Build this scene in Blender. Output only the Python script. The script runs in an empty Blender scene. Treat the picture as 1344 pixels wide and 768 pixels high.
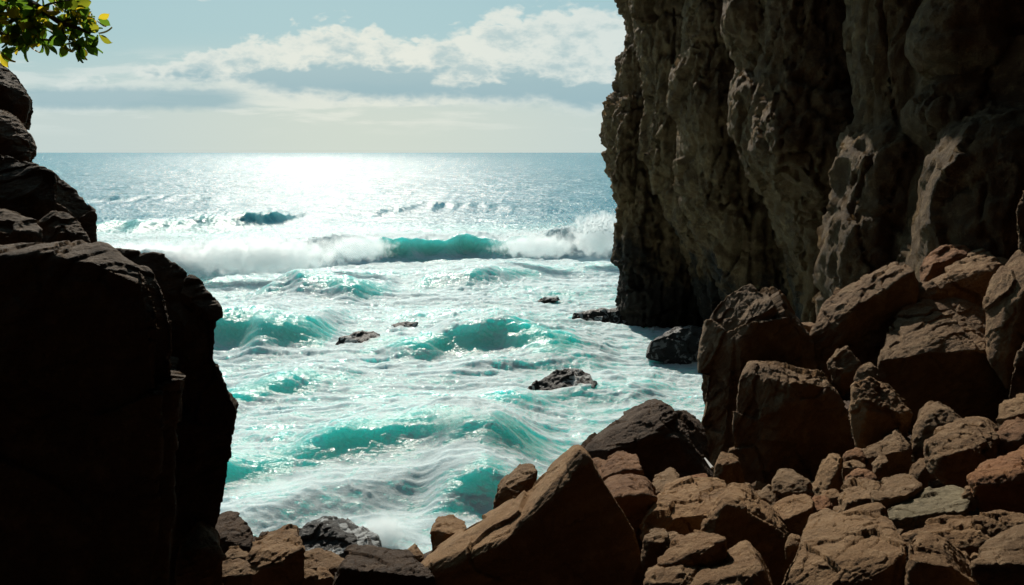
import bpy, bmesh, math, random, time
import numpy as np
from mathutils import Vector

T0 = time.time()
sc = bpy.context.scene
COL = sc.collection
random.seed(7)
RNG = np.random.default_rng(11)

# ------------------------------------------------------------------ camera
F, CX, CY, PITCH, CAMH = 1075.0, 672.0, 384.0, math.atan(184/1075.0), 10.0
cam_d = bpy.data.cameras.new('camera'); cam = bpy.data.objects.new('camera', cam_d); COL.objects.link(cam)
cam.location = (0, 0, CAMH); cam.rotation_euler = (math.pi/2-PITCH, 0, 0)
cam_d.sensor_width = 36; cam_d.lens = 36*F/1344; cam_d.clip_start = 0.05; cam_d.clip_end = 60000
sc.camera = cam
CP, SP = math.cos(PITCH), math.sin(PITCH)

def P(x, y, D):
    """a sight line of the survey: photo column x, row y, depth D metres -> world point"""
    xc, yc = (x-CX)/F, (CY-y)/F
    return np.array((D*xc, D*(CP+yc*SP), CAMH+D*(-SP+yc*CP)))
def Dz(y, z=0.0):
    yc = (CY-y)/F
    return (z-CAMH)/(-SP+yc*CP)
def PZ(x, y, z=0.0):
    return P(x, y, Dz(y, z))

# ------------------------------------------------------------------ noise
_perm = RNG.permutation(4096).astype(np.int64)
_g3 = RNG.normal(size=(4096, 3)).astype(np.float32); _g3 /= np.linalg.norm(_g3, axis=1, keepdims=True)
_a2 = RNG.random(4096)*2*np.pi; _g2 = np.stack([np.cos(_a2), np.sin(_a2)], 1).astype(np.float32)
_perm = _perm.astype(np.int32)
def _h(*c):
    r = _perm[c[0] & 4095]
    for k in c[1:]: r = _perm[(r + k) & 4095]
    return r
_h1 = _h
from concurrent.futures import ThreadPoolExecutor
_POOL = ThreadPoolExecutor(6)
def threaded(fn):
    def g(*a):
        n = a[0].shape[0]; shp = [x.shape for x in a]
        tot = a[0].size
        if tot < 400000: return fn(*a)
        k = 16; cuts = np.linspace(0, n, k+1).astype(int)
        a = [np.asarray(x, np.float32) for x in a]
        return np.concatenate(list(_POOL.map(lambda i: fn(*[x[cuts[i]:cuts[i+1]] for x in a]), range(k))))
    return g
@threaded
def n3(p):
    i = np.floor(p).astype(np.int32); f = (p-i).astype(np.float32)
    u = f*f*f*(f*(f*6-15)+10); out = np.zeros(len(p), np.float32)
    for dx in (0, 1):
        wx = u[:, 0] if dx else 1-u[:, 0]
        for dy in (0, 1):
            wy = u[:, 1] if dy else 1-u[:, 1]
            for dz in (0, 1):
                wz = u[:, 2] if dz else 1-u[:, 2]
                g = _g3[_h(i[:, 0]+dx, i[:, 1]+dy, i[:, 2]+dz)]
                out += wx*wy*wz*(g[:, 0]*(f[:, 0]-dx)+g[:, 1]*(f[:, 1]-dy)+g[:, 2]*(f[:, 2]-dz))
    return out*1.6
@threaded
def n2(x, y):
    ix = np.floor(x).astype(np.int32); iy = np.floor(y).astype(np.int32)
    fx = (x-ix).astype(np.float32); fy = (y-iy).astype(np.float32)
    ux = fx*fx*fx*(fx*(fx*6-15)+10); uy = fy*fy*fy*(fy*(fy*6-15)+10); out = np.zeros_like(fx)
    for dx in (0, 1):
        wx = ux if dx else 1-ux
        for dy in (0, 1):
            wy = uy if dy else 1-uy
            g = _g2[_h(ix+dx, iy+dy)]
            out += wx*wy*(g[..., 0]*(fx-dx)+g[..., 1]*(fy-dy))
    return out*1.5
def fbm3(p, o=4, g=.5):
    s = 0; a = 1; q = p
    for k in range(o):
        s = s+a*n3(q+17.3*k); a *= g; q = q*2.03
    return s
def rid3(p, o=4, g=.5):
    s = 0; a = 1; q = p
    for k in range(o):
        s = s+a*(1-2*np.abs(n3(q+9.1*k))); a *= g; q = q*2.03
    return s
def fbm2(x, y, o=4, g=.5):
    s = 0; a = 1
    for k in range(o):
        s = s+a*n2(x+13.7*k, y-7.1*k); a *= g; x = x*2.03; y = y*2.03
    return s
def facet(p, tilt=1.0):
    """broken-stone relief: every Voronoi cell is a randomly tilted plane"""
    p = p.astype(np.float32); b0 = np.floor(p).astype(np.int32)
    best = np.full(len(p), 9e9, np.float32); out = np.zeros(len(p), np.float32)
    for dx in (-1, 0, 1):
        for dy in (-1, 0, 1):
            for dz in (-1, 0, 1):
                c = b0+np.array((dx, dy, dz), np.int32); h = _h1(c[:, 0], c[:, 1], c[:, 2])
                r = p-(c+.5+.42*_g3[h]); d = (r*r).sum(1); g = _g3[(h*7+3) & 4095]
                v = (r*g).sum(1)*tilt+g[:, 0]*.35
                m = d < best; best = np.where(m, d, best); out = np.where(m, v, out)
    return out
def sst(a, b, x):
    t = np.clip((x-a)/(b-a), 0, 1); return t*t*(3-2*t)

# ------------------------------------------------------------------ materials
def newmat(name):
    m = bpy.data.materials.new(name); m.use_nodes = True
    nt = m.node_tree; nt.nodes.clear()
    return m, nt
class NB:
    """small node builder"""
    def __init__(s, nt): s.nt = nt
    def n(s, t, **kw):
        nd = s.nt.nodes.new(t)
        for k, v in kw.items():
            if k.startswith('i_'):
                key = k[2:]
                key = int(key) if key.isdigit() else key.replace('_', ' ')
                if isinstance(v, bpy.types.NodeSocket): s.nt.links.new(v, nd.inputs[key])
                else: nd.inputs[key].default_value = v
            else: setattr(nd, k, v)
        return nd
    def m(s, op, a, b=None, c=None, clamp=False):
        nd = s.nt.nodes.new('ShaderNodeMath'); nd.operation = op; nd.use_clamp = clamp
        for i, v in enumerate((a, b, c)):
            if v is None: continue
            if isinstance(v, bpy.types.NodeSocket): s.nt.links.new(v, nd.inputs[i])
            else: nd.inputs[i].default_value = v
        return nd.outputs[0]
    def vm(s, op, a, b=None):
        nd = s.nt.nodes.new('ShaderNodeVectorMath'); nd.operation = op
        for i, v in enumerate((a, b)):
            if v is None: continue
            if isinstance(v, bpy.types.NodeSocket): s.nt.links.new(v, nd.inputs[i])
            else: nd.inputs[i].default_value = v
        return nd.outputs[0]
    def ss(s, a, b, x):
        nd = s.nt.nodes.new('ShaderNodeMapRange'); nd.interpolation_type = 'SMOOTHSTEP'
        nd.inputs[1].default_value = a; nd.inputs[2].default_value = b
        s.nt.links.new(x, nd.inputs[0]); return nd.outputs[0]
    def mix(s, f, a, b):
        nd = s.nt.nodes.new('ShaderNodeMix'); nd.data_type = 'RGBA'
        for i, v in ((0, f), (6, a), (7, b)):
            if isinstance(v, bpy.types.NodeSocket): s.nt.links.new(v, nd.inputs[i])
            else: nd.inputs[i].default_value = v if i == 0 else (tuple(v)+(1,) if len(v) == 3 else v)
        return nd.outputs[2]
    def noise(s, vec, scale, detail=4, rough=.55, dist=0, out=0):
        nd = s.nt.nodes.new('ShaderNodeTexNoise'); nd.inputs['Scale'].default_value = scale
        nd.inputs['Detail'].default_value = detail; nd.inputs['Roughness'].default_value = rough
        nd.inputs['Distortion'].default_value = dist
        if vec is not None: s.nt.links.new(vec, nd.inputs['Vector'])
        return nd.outputs[out]

def rock_mat(name, c1, c2, c3, sc_=1.0, rough=.8, spec=.25, bump=1.0, strata=(-0.55, 0.3, 1.0), sfreq=6.0, foam=0.0, foot_shade=0.0):
    m, nt = newmat(name); b = NB(nt)
    pos = b.n('ShaderNodeNewGeometry').outputs['Position']
    big = b.noise(pos, .7*sc_, 5, .6)
    med = b.noise(pos, 5*sc_, 6, .65)
    fine = b.noise(pos, 42*sc_, 6, .75)
    # bedding streaks: stretched noise
    sd = Vector(strata).normalized()
    up = b.n('ShaderNodeVectorMath', operation='DOT_PRODUCT'); nt.links.new(pos, up.inputs[0]); up.inputs[1].default_value = sd
    warp = b.m('MULTIPLY', med, .35/sc_)
    q = b.m('MULTIPLY', b.m('ADD', up.outputs['Value'], warp), sfreq*sc_)
    comb = b.n('ShaderNodeCombineXYZ'); nt.links.new(q, comb.inputs[0])
    lowp = b.vm('SCALE', pos); lowp.node.inputs['Scale'].default_value = .8*sc_
    vec = b.vm('ADD', comb.outputs[0], lowp)
    streak = b.noise(vec, 3.0, 7, .72)
    col = b.mix(b.ss(.38, .62, big), c1, c2)
    col = b.mix(b.ss(.45, .72, med), col, c3)
    dk = b.ss(.30, .55, streak)
    col = b.mix(b.m('MULTIPLY', b.m('SUBTRACT', 1.0, dk), .6), col, tuple(v*.45 for v in c1))
    col = b.mix(b.m('MULTIPLY', b.ss(.52, .7, fine), .35), col, tuple(min(1, v*1.6) for v in c3))
    if foot_shade > 0:      # painted shade: colour blackened round the foot like a shadowed recess
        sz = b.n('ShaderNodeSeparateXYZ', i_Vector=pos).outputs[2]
        wb = b.m('SUBTRACT', 1.0, b.ss(foot_shade*.55, foot_shade, b.m('ADD', sz, b.m('MULTIPLY', b.m('SUBTRACT', big, .5), foot_shade*2.2))))
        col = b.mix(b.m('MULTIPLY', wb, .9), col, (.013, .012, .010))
    rnd_ = b.n('ShaderNodeObjectInfo').outputs['Random']
    tn = b.mix(rnd_, (.80, .82, .85), (1.14, 1.08, 1.0)); mt = b.mix(1.0, col, tn); mt.node.blend_type = 'MULTIPLY'; col = mt
    salt = b.m('MULTIPLY', b.ss(.60, .72, b.noise(pos, 2.2*sc_, 6, .7, 1.0)), .28)
    col = b.mix(salt, col, tuple(min(1, v*1.25+.05) for v in c3))
    h = b.m('ADD', b.m('MULTIPLY', streak, 1.0), b.m('MULTIPLY', med, .6))
    h = b.m('ADD', h, b.m('MULTIPLY', fine, .8))
    bp = b.n('ShaderNodeBump', i_Height=h, i_Strength=.9*bump, i_Distance=.07/sc_)
    rg = b.m('MULTIPLY_ADD', fine, .25, rough-.12)
    pr = b.n('ShaderNodeBsdfPrincipled')
    if foam > 0:
        nz = b.n('ShaderNodeNewGeometry')
        sx = b.n('ShaderNodeSeparateXYZ', i_Vector=nz.outputs['Normal'])
        fm = b.m('MULTIPLY', b.ss(.58, .62, b.m('ADD', b.noise(pos, 1.7, 4, .6, .8), b.m('MULTIPLY', sx.outputs[2], .05))), foam)
        col = b.mix(fm, col, (.8, .84, .84))
        rg = b.m('ADD', rg, b.m('MULTIPLY', fm, .3))
    nt.links.new(col, pr.inputs['Base Color']); nt.links.new(rg, pr.inputs['Roughness'])
    pr.inputs['Specular IOR Level'].default_value = spec
    nt.links.new(bp.outputs[0], pr.inputs['Normal'])
    o = b.n('ShaderNodeOutputMaterial'); nt.links.new(pr.outputs[0], o.inputs[0])
    return m

M_BROWN = rock_mat('brown_rock', (.225, .127, .058), (.305, .184, .09), (.385, .252, .138), 1.0)
M_RED = rock_mat('reddish_rock', (.23, .105, .046), (.30, .148, .065), (.37, .20, .10), 1.0)
M_GREY = rock_mat('grey_rock', (.21, .175, .11), (.27, .23, .145), (.34, .285, .19), 1.0)
M_BOULD = rock_mat('boulder_rock', (.195, .115, .058), (.27, .168, .088), (.355, .24, .135), .8, bump=1.1, strata=(-.75, .3, .8))
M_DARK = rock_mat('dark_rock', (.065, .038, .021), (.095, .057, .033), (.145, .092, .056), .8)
M_CLIFF = rock_mat('cliff_rock', (.135, .078, .032), (.20, .120, .050), (.33, .215, .098), .6, bump=1.5, strata=(.9, .4, .06), sfreq=2.2, foot_shade=5.5)
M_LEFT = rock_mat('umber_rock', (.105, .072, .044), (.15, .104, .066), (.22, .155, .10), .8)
M_WET = rock_mat('wet_rock', (.012, .011, .010), (.02, .018, .016), (.03, .027, .024), .5, rough=.40, spec=.25, foam=.55, bump=.7)
M_WETD = rock_mat('wet_black_rock', (.014, .013, .012), (.022, .019, .017), (.03, .027, .024), .5, rough=.45, spec=.45, foam=.25)
M_GROUND = rock_mat('ground_rubble', (.07, .042, .027), (.10, .06, .04), (.12, .08, .055), 1.2)

# ------------------------------------------------------------------ object helpers
def mesh_from(name, V, Fq, mat, smooth=True):
    me = bpy.data.meshes.new(name)
    V = np.asarray(V, np.float32); Fq = np.asarray(Fq, np.int32)
    me.vertices.add(len(V)); me.vertices.foreach_set('co', V.ravel())
    k = Fq.shape[1]
    me.loops.add(Fq.size); me.loops.foreach_set('vertex_index', Fq.ravel())
    me.polygons.add(len(Fq)); me.polygons.foreach_set('loop_start', np.arange(0, Fq.size, k, dtype=np.int32))
    if smooth: me.polygons.foreach_set('use_smooth', np.ones(len(Fq), bool))
    me.update(calc_edges=True); me.validate()
    me.materials.append(mat)
    return me
def link(name, me, label=None, cat=None, group=None, kind=None, parent=None):
    o = bpy.data.objects.new(name, me); COL.objects.link(o)
    if label: o['label'] = label
    if cat: o['category'] = cat
    if group: o['group'] = group
    if kind: o['kind'] = kind
    if parent: o.parent = parent
    return o

def cut_hull(bm_pts, rnd, cuts, frac):
    """convex hull of the points, chipped by random planes"""
    bm = bmesh.new()
    for p in bm_pts: bm.verts.new(p)
    r = bmesh.ops.convex_hull(bm, input=bm.verts)
    junk = [v for v in bm.verts if not v.link_faces]
    bmesh.ops.delete(bm, geom=junk, context='VERTS')
    ctr = Vector(np.mean(bm_pts, axis=0)); size = float(np.linalg.norm(np.ptp(np.array(bm_pts), axis=0)))
    for _ in range(cuts):
        n = Vector([rnd.gauss(0, 1) for _ in range(3)]).normalized()
        s = max(v.co.dot(n) for v in bm.verts)
        co = n*(s - size*frac*rnd.uniform(.3, 1))
        g = list(bm.verts)+list(bm.edges)+list(bm.faces)
        bmesh.ops.bisect_plane(bm, geom=g, plane_co=co, plane_no=n, clear_outer=True)
        bmesh.ops.holes_fill(bm, edges=[e for e in bm.edges if e.is_boundary], sides=0)
    bmesh.ops.recalc_face_normals(bm, faces=bm.faces)
    return bm, size

def remeshed(bms, voxel):
    tmp = bpy.data.meshes.new('tmp'); out = bmesh.new()
    for b in bms:
        t = bpy.data.meshes.new('t'); b.to_mesh(t); out.from_mesh(t); bpy.data.meshes.remove(t); b.free()
    bmesh.ops.triangulate(out, faces=out.faces)
    out.to_mesh(tmp); out.free()
    ob = bpy.data.objects.new('tmp', tmp); COL.objects.link(ob)
    md = ob.modifiers.new('r', 'REMESH'); md.mode = 'VOXEL'; md.voxel_size = voxel; md.adaptivity = 0
    dg = bpy.context.evaluated_depsgraph_get()
    me = bpy.data.meshes.new_from_object(ob.evaluated_get(dg))
    bpy.data.objects.remove(ob); bpy.data.meshes.remove(tmp)
    return me
def get_vn(me):
    V = np.empty(len(me.vertices)*3, np.float32); me.vertices.foreach_get('co', V)
    N = np.empty(len(me.vertices)*3, np.float32); me.vertices.foreach_get('normal', N)
    return V.reshape(-1, 3), N.reshape(-1, 3)
def set_v(me, V):
    me.vertices.foreach_set('co', np.asarray(V, np.float32).ravel()); me.update()
    me.polygons.foreach_set('use_smooth', np.ones(len(me.polygons), bool)); me.update()

def edges_of(me):
    E = np.empty(len(me.edges)*2, np.int32); me.edges.foreach_get('vertices', E); return E.reshape(-1, 2)
def lap_smooth(V, E, it):
    n = len(V); cnt = np.bincount(E.ravel(), minlength=n)[:, None].astype(np.float32); cnt[cnt == 0] = 1
    for _ in range(it):
        S = np.zeros_like(V)
        for k in range(3):
            S[:, k] = np.bincount(E[:, 0], V[E[:, 1], k], n)+np.bincount(E[:, 1], V[E[:, 0], k], n)
        V = V*.4+.6*S/cnt
    return V

ROCKS = []
def rock(name, label, D, hulls, mat=None, thick=None, cuts=14, frac=.05, rough=1.0, crack=.3, vox=1.6, cat='rock', group=None,
         bed=(-.5, .3, 1.0), seed=None, strat=1.0, smooth=1, shrink=.8):
    """hulls: lists of (col, row, dd); dd in image-unit depth offset (metres * D / F)"""
    rnd = random.Random(seed if seed is not None else hash((round(hulls[0][0][0]), round(hulls[0][0][1]))) & 0xffff)
    u = D/F; bms = []; allp = []
    for hp in hulls:
        pts = [P(x, y, D+dd*u) for x, y, dd in hp]
        w = max(p[0] for p in hp)-min(p[0] for p in hp); h = max(p[1] for p in hp)-min(p[1] for p in hp)
        T = (thick if thick is not None else .75*min(w, h)+.15*max(w, h))*u
        c = np.mean(pts, axis=0); back = []
        for p in pts:
            dc = np.array((c[0], c[1], 0))/math.hypot(c[0], c[1]); q = c+(p-c)*shrink; back.append(q+dc*T+np.array((0, 0, -T*.12)))
        pts = pts+back; allp += pts
        bm, size = cut_hull(pts, rnd, cuts, frac); bms.append(bm)
    A = np.array(allp); size = float(np.mean(np.sort(np.ptp(A, axis=0))[1:]))
    me = remeshed(bms, vox*u)
    V, N = get_vn(me); E = edges_of(me)
    V = lap_smooth(V, E, smooth)
    off = np.array([rnd.uniform(-50, 50) for _ in range(3)])
    q = V/size+off
    b_ = np.array(bed)/np.linalg.norm(bed)
    d = .022*size*fbm3(q*2.0, 3)*rough
    d += .004*size*(rid3(q*4.0, 3)-.6)*rough
    wq = q+.06*np.stack([fbm3(q*3+1, 2), fbm3(q*3+7, 2), fbm3(q*3+13, 2)], 1)
    d += size*.042*facet(wq*2.6)*rough+size*.010*facet(wq*7.0+5)*rough
    V2 = V+N*d[:, None]
    # bedding ledges
    warp = fbm3(q*3.0+5, 3)
    t = (V2@b_)/(size*.085)+warp*1.1+off[0]
    fr = t-np.floor(t); cell = np.floor(t)
    amp = .6+.8*((_perm[(cell.astype(np.int64)) & 4095] % 97)/97.0)
    led = (fr**2)*amp*sst(-.25, .35, fbm3(q*2.3+31, 2))
    V2 = V2-N*(led*.011*size*strat*rough)[:, None]
    pxq = V2/(u*14)
    V2 = V2+N*(fbm3(pxq, 4, .6)*u*.9*rough)[:, None]
    V2 = V2+N*(rid3(pxq*1.9+3, 3, .6)*u*.35*rough)[:, None]
    g = np.stack([pxq@b_*2.6, pxq[:, 0]*.5, pxq[:, 1]*.5], 1)       # grooves along the bedding
    V2 = V2-N*((1-np.abs(n3(g+off)))**6*u*.7*strat)[:, None]
    cr = 1-np.abs(fbm3(V/size*1.7+off*2, 3, .55))                    # a few sharp cracks
    V2 = V2-N*(sst(.955, 1.0, cr)*size*.016*crack)[:, None]
    set_v(me, V2)
    me.materials.clear(); me.materials.append(mat or M_BROWN); me.name = name
    o = link(name, me, label, cat, group)
    ROCKS.append(o); return o

exec_tag = None
# ------------------------------------------------------------------ rocks
GR = 'brown rocks of the rubble slope at lower right'
GB = 'big boulders leaning below the cliff'
GL = 'dark boulders on the left'
GS = 'rocks at the lower left shore'
GW = 'wet rocks standing in the surf'
def R(label, D, *hulls, **k):
    k.setdefault('group', GR); return rock(k.pop('name', 'rock'), label, D, list(hulls), **k)

# --- leaning slab in the middle foreground
R('long tilted brown slab rising to a point, its flank in black shade, centre foreground', 9.0,
  [(757,585,90),(725,612,95),(690,646,95),(655,678,92),(760,592,30),(770,600,20),(738,640,5),(716,668,0),(712,686,-6),(660,712,-8),
   (790,640,15),(832,700,5),(700,820,-6),(860,830,0)],
  [(690,648,95),(655,679,92),(620,702,75),(585,724,60),(545,744,40),(712,686,-5),(660,712,-6),(600,737,-4),(548,750,5),(560,820,0),(740,830,0)],
  mat=M_BROWN, thick=60, cuts=8, frac=.02, cat='boulder', rough=.5, crack=0, name='leaning_slab', group=None, bed=(-.75,.3,.75), strat=.8)
R('dark knob of rock showing behind the left edge of the tilted slab', 10.6,
  [(648,672,0),(651,646,10),(668,630,20),(690,616,30),(704,616,30),(708,622,5),(700,660,0),(660,700,0)], mat=M_BROWN)
R('squat brown rock left of the tilted slab at the foam edge', 10.0,
  [(566,728,0),(567,694,8),(575,688,25),(592,685,35),(614,691,30),(612,702,5),(600,740,0),(590,700,-6)], mat=M_BROWN)
R('tiny pyramid shaped rock at the foot of the foam, left of the tilted slab', 9.6,
  [(521,742,10),(546,718,15),(558,736,5),(540,742,0),(530,775,0),(560,775,0)], mat=M_BROWN, cuts=5)
R('low dark ridge of rock along the bottom edge, left of the tilted slab', 8.2,
  [(452,738,30),(447,746,0),(480,746,15),(545,746,20),(570,758,5),(580,800,0),(435,830,0),(432,770,5),(560,830,0)], mat=M_DARK, group=GS)
R('slanting brown slab with lit top, bottom edge right of the pale block', 8.0,
  [(322,726,40),(345,716,60),(388,703,62),(398,706,45),(402,722,0),(362,740,0),(330,752,0),(402,770,0),(400,820,0),(330,820,0)], mat=M_BROWN, cuts=7, frac=.03, group=GS, strat=1.4)
R('small pale flat topped block at the bottom edge by the big left boulder', 7.4,
  [(286,735,35),(327,733,35),(331,753,0),(285,758,0),(331,820,0),(282,820,0)], mat=M_BROWN, cuts=5, frac=.03, group=GS, thick=10)
R('narrow upright rock tucked against the foot of the big left boulder', 7.2,
  [(228,800,0),(236,725,0),(262,690,25),(276,700,20),(288,716,5),(294,735,0),(294,820,0),(262,720,-8)], mat=M_BROWN, group=GS)
R('rounded dark rock between the big left boulder and the wet sea rock', 9.2,
  [(270,700,20),(284,683,40),(312,682,45),(330,693,30),(348,712,10),(345,722,0),(300,712,-5),(275,740,0),(345,745,0)], mat=M_DARK, group=GS)
R('small dark stone on the right shoulder of the rounded shore rock', 9.0,
  [(338,712,5),(343,702,10),(354,702,10),(360,710,0),(356,722,0),(340,724,0)], mat=M_DARK, cuts=6, group=GS, vox=1.3)
R('low brown stone behind the pale flat topped block', 8.2,
  [(293,732,5),(300,722,20),(318,724,18),(328,732,5),(326,745,0),(294,748,0)], mat=M_BROWN, group=GS, vox=1.3)
R('flat brown ledge rock lit along its top below the wet sea rock', 9.2,
  [(392,728,40),(412,722,50),(432,723,50),(456,735,30),(470,742,10),(448,748,0),(398,745,0),(398,790,0),(460,790,0)], mat=M_BROWN, cuts=6, frac=.03, group=GS, thick=20)
for i, (x, y, r, lab) in enumerate([(407,756,11,'small stone under the flat lit ledge at the bottom edge'),
                                  (425,757,13,'larger stone beside the small one under the flat lit ledge'),
                                  (385,764,9,'smallest stone at the bottom edge by the slanting slab')]):
    R(lab, 8.1, [(x-r,y+4,0),(x-r*.6,y-r*.5,r),(x+r*.3,y-r*.6,r),(x+r,y,r*.3),(x+r,y+r*2,0),(x-r,y+r*2,0)], mat=M_BROWN, cuts=6, group=GS, vox=1.3)

# --- middle right rubble
R('dark twin peaked rock standing against the surf', 14.0,
  [(763,592,25),(778,580,35),(820,556,45),(850,540,45),(877,530,45),(888,540,30),(800,590,0),(860,570,0),(890,600,0),(770,660,0),(880,670,0)],
  [(855,575,10),(876,553,30),(893,547,38),(915,560,30),(935,595,10),(925,600,-5),(870,590,-10),(942,670,0),(840,670,0),(900,575,-8)],
  mat=M_DARK, cat='boulder', name='boulder', rough=.9)
R('red brown blocky rock below the twin peaked dark rock', 11.6,
  [(776,640,10),(782,612,22),(800,603,30),(838,602,32),(843,612,0),(800,618,0),(780,640,-5),(850,660,0),(780,670,0)], mat=M_RED)
R('small red stone squeezed between slab tip and blocky red rock', 12.4,
  [(771,612,5),(776,605,15),(790,604,18),(800,612,5),(798,640,0),(772,640,0)], mat=M_RED, vox=1.3)
R('large dark red block with a ragged top right of the tilted slab', 10.0,
  [(780,652,10),(792,642,25),(806,642,20),(830,634,30),(850,638,28),(862,654,5),(858,700,0),(800,655,-5),(850,650,-5),(790,800,0),(850,820,0)], mat=M_RED, cat='boulder', name='boulder')
R('small rock with a bright slanting top beside the large dark red block', 11.0,
  [(851,637,20),(878,620,45),(885,619,45),(896,633,5),(880,645,0),(858,648,0),(896,665,0),(860,670,0)], mat=M_BROWN, cuts=6, frac=.03)
R('low dark stone between bright topped rock and small upright rock', 11.6,
  [(892,640,5),(903,628,12),(930,627,15),(937,634,5),(936,660,0),(895,660,0)], mat=M_RED, vox=1.3)
R('small upright rock at the foot of the tall front boulder', 12.0,
  [(936,650,0),(937,606,5),(944,594,15),(962,600,12),(970,606,0),(950,610,-8),(980,650,0),(955,660,-8)], mat=M_BROWN)
R('little lit stone wedged right of the small upright rock', 11.0,
  [(968,645,10),(983,636,20),(993,648,5),(992,665,0),(970,662,0)], mat=M_BROWN, vox=1.3, cuts=6)
R('broad brown rock with flat lit top left of the dark pyramid rock', 9.7,
  [(856,676,20),(864,660,50),(900,645,85),(950,641,90),(972,648,70),(862,682,0),(900,685,0),(935,672,0),(850,740,-10),(960,740,-6),(842,702,0)],
  mat=M_BROWN, cat='boulder', name='boulder', cuts=10, frac=.03, strat=1.4)
R('dark pyramid shaped boulder with one lit left face in the rubble', 9.0,
  [(946,652,40),(954,650,42),(980,656,35),(1012,680,22),(1030,698,10),(1040,722,0),(916,702,15),(930,712,-5),(952,662,0),(1000,790,-10),(915,790,0),(1045,800,0)],
  mat=M_BROWN, cat='boulder', name='boulder', cuts=6, frac=.02)
R('lumpy brown rock left of the pale wedge block', 8.7,
  [(841,745,0),(842,708,10),(858,698,25),(876,700,25),(880,712,0),(872,745,0),(850,715,-6),(845,790,0),(880,790,0)], mat=M_BROWN, strat=1.5)
R('pale wedge shaped block with a clean lit top in front of the dark pyramid', 8.1,
  [(864,738,5),(884,712,50),(905,703,62),(950,704,60),(952,708,0),(905,736,-6),(868,744,-4),(870,760,0),(955,765,0),(953,735,-4)], mat=M_BROWN, cuts=5, frac=.02, thick=30)
R('brown rock lit from above at the bottom edge below the wedge block', 7.5,
  [(886,778,30),(930,758,55),(985,730,60),(996,742,5),(1018,775,0),(970,775,-8),(890,830,0),(1020,840,0)], mat=M_BROWN, cuts=7, frac=.03)
R('low shelf of brown rock at the bottom edge under the lumpy rock', 7.7,
  [(842,765,10),(858,752,30),(885,748,35),(925,746,35),(900,765,0),(845,800,0),(930,800,0)], mat=M_BROWN, strat=1.5)
R('huge lit brown slab sloping up from the bottom edge, lower right', 7.2,
  [(1012,790,0),(1030,745,40),(1048,712,95),(1090,697,120),(1145,688,125),(1165,690,105),(1190,712,50),(1192,720,10),(1176,737,0),(1146,767,-10),(1080,800,-20),(1010,840,-20),(1200,840,0)],
  mat=M_BROWN, cat='boulder', name='boulder', cuts=6, frac=.018, rough=.7, strat=1.6, bed=(-.6,.4,1))
R('dark rock with lit crest right of the huge lit slab', 7.0,
  [(1190,712,40),(1215,711,50),(1258,730,30),(1272,740,15),(1195,735,-5),(1240,745,-5),(1292,800,0),(1195,840,0),(1290,840,0)], mat=M_BROWN)
R('bright brown rock filling the bottom right corner', 6.5,
  [(1272,740,5),(1298,722,50),(1344,702,70),(1390,698,70),(1390,740,0),(1325,770,-5),(1300,795,-8),(1390,840,0),(1300,840,0)], mat=M_BROWN, cuts=8, frac=.03)
R('flat grey green slab lying tilted among the brown rocks', 8.8,
  [(1145,683,0),(1163,667,35),(1190,652,65),(1222,643,85),(1252,636,95),(1263,640,85),(1274,655,30),(1270,668,0),(1232,686,-5),(1182,696,-5),(1150,696,0),(1268,690,0)],
  mat=M_GREY, cuts=8, frac=.02, thick=14, rough=.6, strat=1.6, name='flat_slab')
R('thin brown slab just below the grey green slab', 8.0,
  [(1182,704,20),(1215,688,55),(1245,680,70),(1275,678,70),(1290,694,20),(1308,716,0),(1250,720,-5),(1195,722,0),(1300,735,0),(1200,740,0)], mat=M_BROWN, cuts=7, frac=.03, thick=25)
R('flat dark brown rock at the right edge below the angular block', 8.1,
  [(1272,682,25),(1290,674,50),(1312,671,60),(1360,682,50),(1390,690,30),(1305,712,0),(1390,725,0),(1280,720,0)], mat=M_BROWN, cuts=7, frac=.03, thick=25)
R('angular orange brown block at the right edge with a lit upper face', 9.0,
  [(1270,630,10),(1300,621,45),(1344,598,80),(1390,585,80),(1276,642,0),(1320,630,-5),(1390,612,0),(1290,676,0),(1390,690,0)], mat=M_RED, cuts=8, frac=.03)
R('rounded craggy boulder with a dished top in the right rubble', 10.5,
  [(1211,598,20),(1222,572,45),(1250,556,60),(1290,557,60),(1308,570,40),(1312,600,5),(1218,604,-5),(1262,592,-10),(1300,600,-8),(1228,642,0),(1304,645,0)], mat=M_BROWN, cat='boulder', name='boulder', rough=1.3)
R('pointed grey brown rock behind the dished top boulder', 12.0,
  [(1196,594,5),(1200,560,15),(1214,536,30),(1232,525,35),(1248,535,30),(1268,550,10),(1225,560,-6),(1200,625,0),(1262,620,0)], mat=M_BOULD)
R('small brown rock peeking over the dished top boulder', 12.2,
  [(1258,562,5),(1268,548,25),(1295,549,28),(1310,560,10),(1312,590,0),(1260,590,0)], mat=M_BROWN)
R('small lit brown rock at the right edge under the great edge boulder', 11.6,
  [(1306,550,10),(1314,530,35),(1345,520,45),(1390,515,45),(1390,540,0),(1330,545,-5),(1310,575,0),(1390,580,0)], mat=M_BROWN)
R('pitted reddish rock at the right edge above the angular block', 10.8,
  [(1307,572,10),(1318,556,25),(1335,550,30),(1375,553,30),(1315,612,0),(1390,625,0),(1330,575,-10),(1380,580,-5)], mat=M_RED, rough=1.5)
R('wedge rock with a striped lit face beneath the round topped boulder', 12.6,
  [(1117,555,5),(1119,508,15),(1140,497,40),(1166,506,40),(1196,541,15),(1168,545,-5),(1140,540,-12),(1128,590,0),(1175,592,0),(1195,560,5)], mat=M_BROWN, cuts=8, frac=.03)
R('brown rock with a lit upper face in the middle of the rubble', 11.6,
  [(1128,596,15),(1150,580,45),(1175,565,55),(1184,570,45),(1195,590,10),(1140,602,0),(1180,592,-5),(1196,628,0),(1140,632,0)], mat=M_BROWN, cuts=8, frac=.03)
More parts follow.
